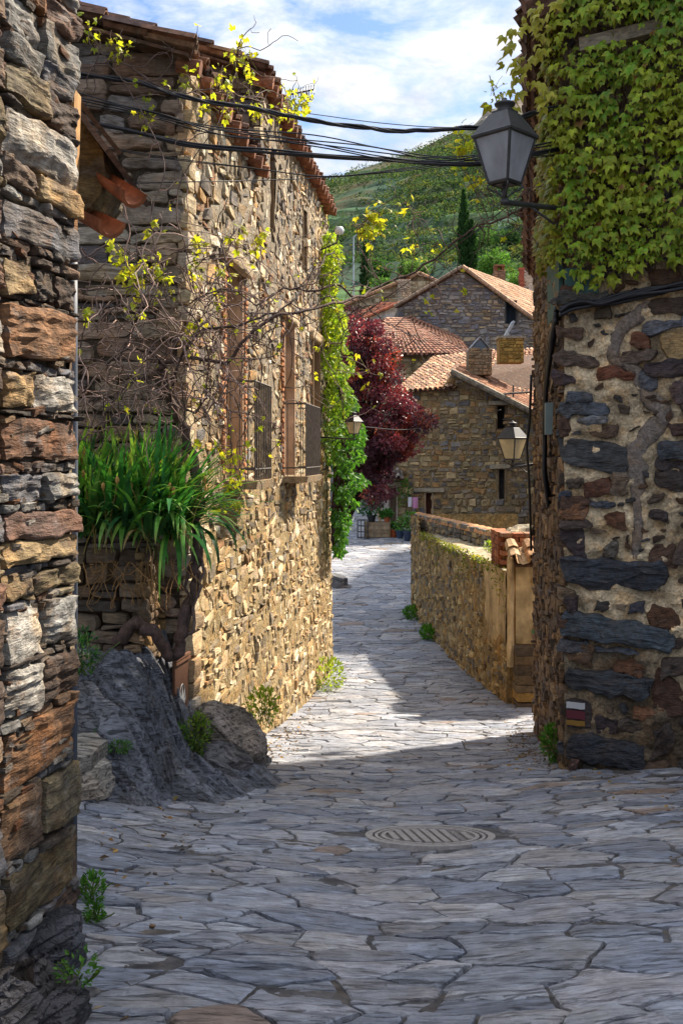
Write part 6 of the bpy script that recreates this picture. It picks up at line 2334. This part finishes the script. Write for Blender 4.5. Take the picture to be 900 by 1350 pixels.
def tree(name, label, cat, base, trunk_r, clumps, per, size, pal, mat, group=None, limbs=True, droop=.3, barkc='5a4a3c'):
    root = thing(name, label, cat, base, group)
    base = np.array(base, float)
    mb = MB()
    cen = np.mean([c for c, _ in clumps], 0)
    top = base * .35 + cen * .65
    pts = spline([base - [0, 0, .3], base * .7 + top * .3 + rng.normal(0, trunk_r, 3), top], 6)
    mb.tube(pts, np.linspace(trunk_r, trunk_r * .5, len(pts)), 8, hx(barkc))
    if limbs:
        for c, r in clumps:
            mid = top * .5 + np.array(c) * .5 + rng.normal(0, trunk_r, 3)
            q = spline([pts[rng.integers(len(pts) // 2, len(pts))], mid, c], 4)
            mb.tube(q, np.linspace(trunk_r * .4, trunk_r * .1, len(q)), 5, hx(barkc))
    mb.build('trunk', M['bark'], root)
    mb = MB()
    crown(mb, clumps, per, size, pal, droop=droop)
    mb.build('crown', M[mat], root)
    return root


def build_red_tree():
    Y = 29.0
    cl = []
    prof = [(420, 456, 472), (440, 448, 502), (460, 446, 528), (480, 446, 525), (500, 448, 528), (520, 448, 545), (540, 452, 560), (560, 458, 568), (580, 460, 560), (600, 462, 545), (620, 470, 528), (640, 478, 512), (655, 482, 500)]
    for y, a, b in prof:
        k = 0
        while k < (b - a) / 7:
            x = rng.uniform(a + 6, b - 5); yy = y + rng.uniform(-10, 10)
            r = rng.uniform(.17, .36)
            d = Y + rng.uniform(-1.1, 1.3)
            cl.append((P(x, yy, d), (r, r, r * .85)))
            k += 1
    b = P(478, 700, 30)
    tree('plum_tree', 'purple leaved plum tree hanging over the lane past the left house', 'tree', (-1.1, 30.6, gz1(-1.1, 30.6)), .13, cl, 150, .115,
         ['6e3642', '562e3a', '844448', '482a34', '95503e', '623642'], 'red_leaf', limbs=True, barkc='3a2a28')


build_red_tree()


def build_hill_trees():
    b = P(615, 352, 110)
    for lab, x, dz, h, w, nm in (('tall narrow dark cypress standing alone on the hillside', 611, 0, 8.6, .85, 1), ('shorter cypress close on the right of the tall one', 621, 0, 6.1, .8, 1), ('dark slender cypress behind the pale lamp post', 481, 0, 5.2, .6, 1)):
        p = P(x, 352, 108 if x > 500 else 96)
        z = hill_z1(p[0], p[1]) - .3
        zt = {611: P(0, 256, 108)[2], 621: P(0, 296, 108)[2], 481: P(0, 325, 96)[2]}[x]
        h = max(3.5, zt - z)
        root = thing('cypress', lab, 'tree', (p[0], p[1], z), 'cypress trees')
        mb = MB()
        mb.tube([(p[0], p[1], z - .3), (p[0], p[1], z + h * .9)], [.16, .03], 7, hx('5a4a3c'))
        mb.build('trunk', M['bark'], root)
        n = 2600 if x != 481 else 1200
        t = rng.random(n) ** .8
        rr = w * np.sin(np.pi * np.clip(.12 + .88 * t, 0, 1)) ** .7 * (0.55 + .45 * (1 - t)) * np.sqrt(rng.random(n))
        a = rng.uniform(0, 2 * np.pi, n)
        rr = rr * (1 + .18 * vn(n3(np.cos(a) * 2, np.sin(a) * 2, t * 12)))
        q = np.stack([p[0] + rr * np.cos(a), p[1] + rr * np.sin(a), z + .3 + t * h], -1)
        mb = MB()
        out = np.stack([np.cos(a), np.sin(a), np.zeros(n)], -1)
        leaves(mb, q, out * .4 + [0, 0, 1] + rdir(n) * .3, out + rdir(n) * .4, rng.uniform(.22, .5, n), pick(['2f4a2a', '3a5630', '27401f'], n, .25))
        mb.build('crown', M['shrub'], root)
    L = [(555, 385, 88, 1.7, 2.6, '3d5a30', 'round dark green tree just above the gabled house'), (520, 375, 92, 1.6, 2.2, '4a6a38', 'mid green bushy tree left of the dark round tree'),
         (500, 350, 100, 1.9, 2.4, '56743c', 'loose pale green tree near the slender cypress'), (545, 330, 112, 1.9, 2.3, '6a8446', 'light olive tree left of the tall cypress'),
         (470, 395, 86, 1.5, 2.2, '35582c', 'dark bushy tree between the white house and the ivy'), (650, 345, 104, 2.0, 2.2, '5c8038', 'bright green tree right of the cypresses'),
         (690, 350, 96, 1.6, 2.3, '6a8a3c', 'yellow green tree behind the ruined wall'), (670, 300, 130, 1.8, 2.0, '3a5530', 'dark round bush tree high on the slope at the right'),
         (590, 352, 92, 1.6, 2.0, '456334', 'small dark tree at the foot of the tall cypress'), (640, 300, 135, 2.2, 2.4, '55743a', 'broad green tree on the terrace under the summit'),
         (500, 320, 125, 1.8, 2.0, '4f7038', 'small round tree on the terrace above the lamp post'), (448, 400, 84, 1.5, 2.4, '41622f', 'leafy tree half hidden by the corner ivy')]
    for x, y, Y, r, h, c, lab in L:
        p = P(x, y, Y); z = hill_z1(p[0], p[1])
        cl = []
        for _ in range(11):
            d = rdir(1)[0] * [1, 1, .7]
            cl.append((np.array([p[0], p[1], z + h * .75]) + d * r * .62, np.array([.5, .5, .42]) * r * rng.uniform(.7, 1.2)))
        base = hx(c)
        tree('hillside_tree', lab, 'tree', (p[0], p[1], z - .1), .12, cl, 150, .36, [base, base * .75, base * 1.3, base * 1.1], 'shrub', 'trees on the hillside behind the village', limbs=True)


build_hill_trees()


# ------------------------------------------------------------------ weeds
def weed(label, x, y, z, r, h, n, pal, size=.045, grp='weeds at the foot of the walls', stems=10, Yr=None):
    mb = MB()
    for _ in range(stems):
        b = np.array([x + rng.uniform(-.6, .6) * r, y + rng.uniform(-.6, .6) * (Yr or r), z - .02])
        mb.tube(wander(b, (rng.normal(0, .4), rng.normal(0, .4), 1), 5, h * .2, .2), .0035, 4, hx('5a7030'))
    p, d = blob(n, (x, y, z + h * .45), (r, Yr or r, h * .55), 0.2)
    p[:, 2] = np.maximum(p[:, 2], z - .03)
    leaves(mb, p, d * .8 + rdir(n) * .6 + [0, 0, .5], rdir(n) * .6 + [0, -.2, 1], size * rng.uniform(.5, 1.3, n), pick(pal, n, .25))
    tag(mb.build('weed', M['small_leaf']), label, 'weed', grp)


GR = ['4a7a2c', '5c8a30', '3d6a28']
YG = ['8a9a30', '9aa838', '78902c']


def wp(label, x, y, Y, *a, **k):
    p = P(x, y, Y)
    weed(label, p[0], p[1], p[2], *a, **k)


wp('leafy green weed growing at the foot of the right house corner', 728, 1000, 9.75, .11, .34, 320, GR, .05, stems=14)
weed('bright yellow green weed where the sunlit wall meets the lane', wx(17.2) + .22, 17.2, gz1(wx(17.2) + .2, 17.2), .3, .5, 460, YG, .075, Yr=.6)
wp('tall pale leafed weed in front of the brown sign', 262, 992, 8.3, .10, .34, 260, ['6a8a34', '8a9a40', '55782c'], .04, stems=14)
wp('sunlit yellow weed behind the split brown boulder', 345, 955, 9.6, .16, .36, 340, YG, .05)
wp('low yellow weed between the boulder and the low slate rock', 325, 978, 9.0, .1, .16, 160, YG, .04)
wp('small dark weed in the shade beside the sign post', 234, 985, 8.2, .07, .2, 120, GR, .04)
wp('creeping green weed on the side of the bedrock hump', 146, 972, 7.3, .12, .1, 240, ['3d6a34', '4f7a38', '2f5a30'], .03)
wp('second creeping patch lower on the bedrock hump', 158, 990, 7.1, .09, .07, 160, ['3d6a34', '4f7a38'], .028)
wp('dark green weed in the gap between the edge wall and the bedrock', 110, 885, 7.0, .1, .3, 240, ['2f5a30', '3d6a34', '27482a'], .045)
weed('green weed at the foot of the left edge wall, upper one', -1.08, 4.28, gz1(-1.08, 4.28), .05, .11, 150, GR, .03)
weed('green weed at the foot of the left edge wall, nearer and lower one', -1.0, 4.0, gz1(-1.0, 4.0), .04, .07, 110, GR, .026)
weed('sparse weed among the broken rock at the bottom left', -.80, 3.0, gz1(-.8, 3.0) + .13, .07, .08, 90, GR, .022)
weed('grassy weed under the far end of the mossy wall', 1.98, 26.6, gz1(1.9, 26.6), .3, .3, 520, GR, .1, Yr=.55)
weed('grassy weed midway along the foot of the mossy wall', 2.15, 23.6, gz1(2.1, 23.6), .25, .3, 460, GR, .1, Yr=.5)
wp('moss tuft growing on the top of the low wall', 646, 728, 17.4, .12, .2, 160, YG, .05)
wp('green climber on the wall beside the wooden door', 531, 665, 45.6, .35, 1.2, 160, GR, .16)


def build_litter():
    """Dry leaves and crumbs of slate swept against the foot of the walls."""
    mb = MB()
    n = 900
    t = rng.random(n)
    Y = np.where(t < .45, rng.uniform(9.2, 13, n), rng.uniform(4.5, 26, n))
    off = np.abs(rng.normal(0, .22, n))
    left = rng.random(n) < .6
    xl = np.where(Y > 9, wx(Y) + .22, -1.25 - .1 * (Y - 4.5))
    xr = np.where(Y < 9.3, 2.4, np.where(Y < 12.8, 2.02 + .115 * (Y - 9.3), 2.66 - .0535 * (Y - 15)))
    X = np.where(left, xl + off, xr - off)
    Z = gz(X, Y) + .012
    c = np.stack([X, Y, Z], -1)
    leaves(mb, c, rdir(n) * [1, 1, .25], rdir(n) * .5 + [0, 0, 1], rng.uniform(.02, .06, n), pick(['6a5030', '4f3c28', '8a7040', '5a4a38', '7a6a3a'], n))
    m = 320
    Y2 = rng.uniform(3.0, 14, m)
    X2 = np.where(rng.random(m) < .5, np.interp(Y2, [3, 9, 9.3, 14], [-.95, -1.0, -1.1, -.5]) + np.abs(rng.normal(0, .14, m)), np.interp(Y2, [3, 8, 9.2, 14], [2.2, 3.0, 2.1, 2.5]) - np.abs(rng.normal(0, .15, m)))
    for x, y in zip(X2, Y2):
        r = rng.uniform(.004, .012)
        z = gz1(x, y)
        mb.box((x, y, z + r * .3), (r, r * rng.uniform(.5, 1), r * .4), (1, rng.normal(), 0), (-rng.normal(), 1, 0), UP, hx(random.choice(['6a6660', '57534e', '7d766a', '5c4c3c'])), r * .25)
    tag(mb.build('leaf_litter', M['dirt'], loc=(0, 0, 0)), 'dry brown leaves and slate crumbs along the foot of the walls', 'litter', kind='stuff')


build_litter()
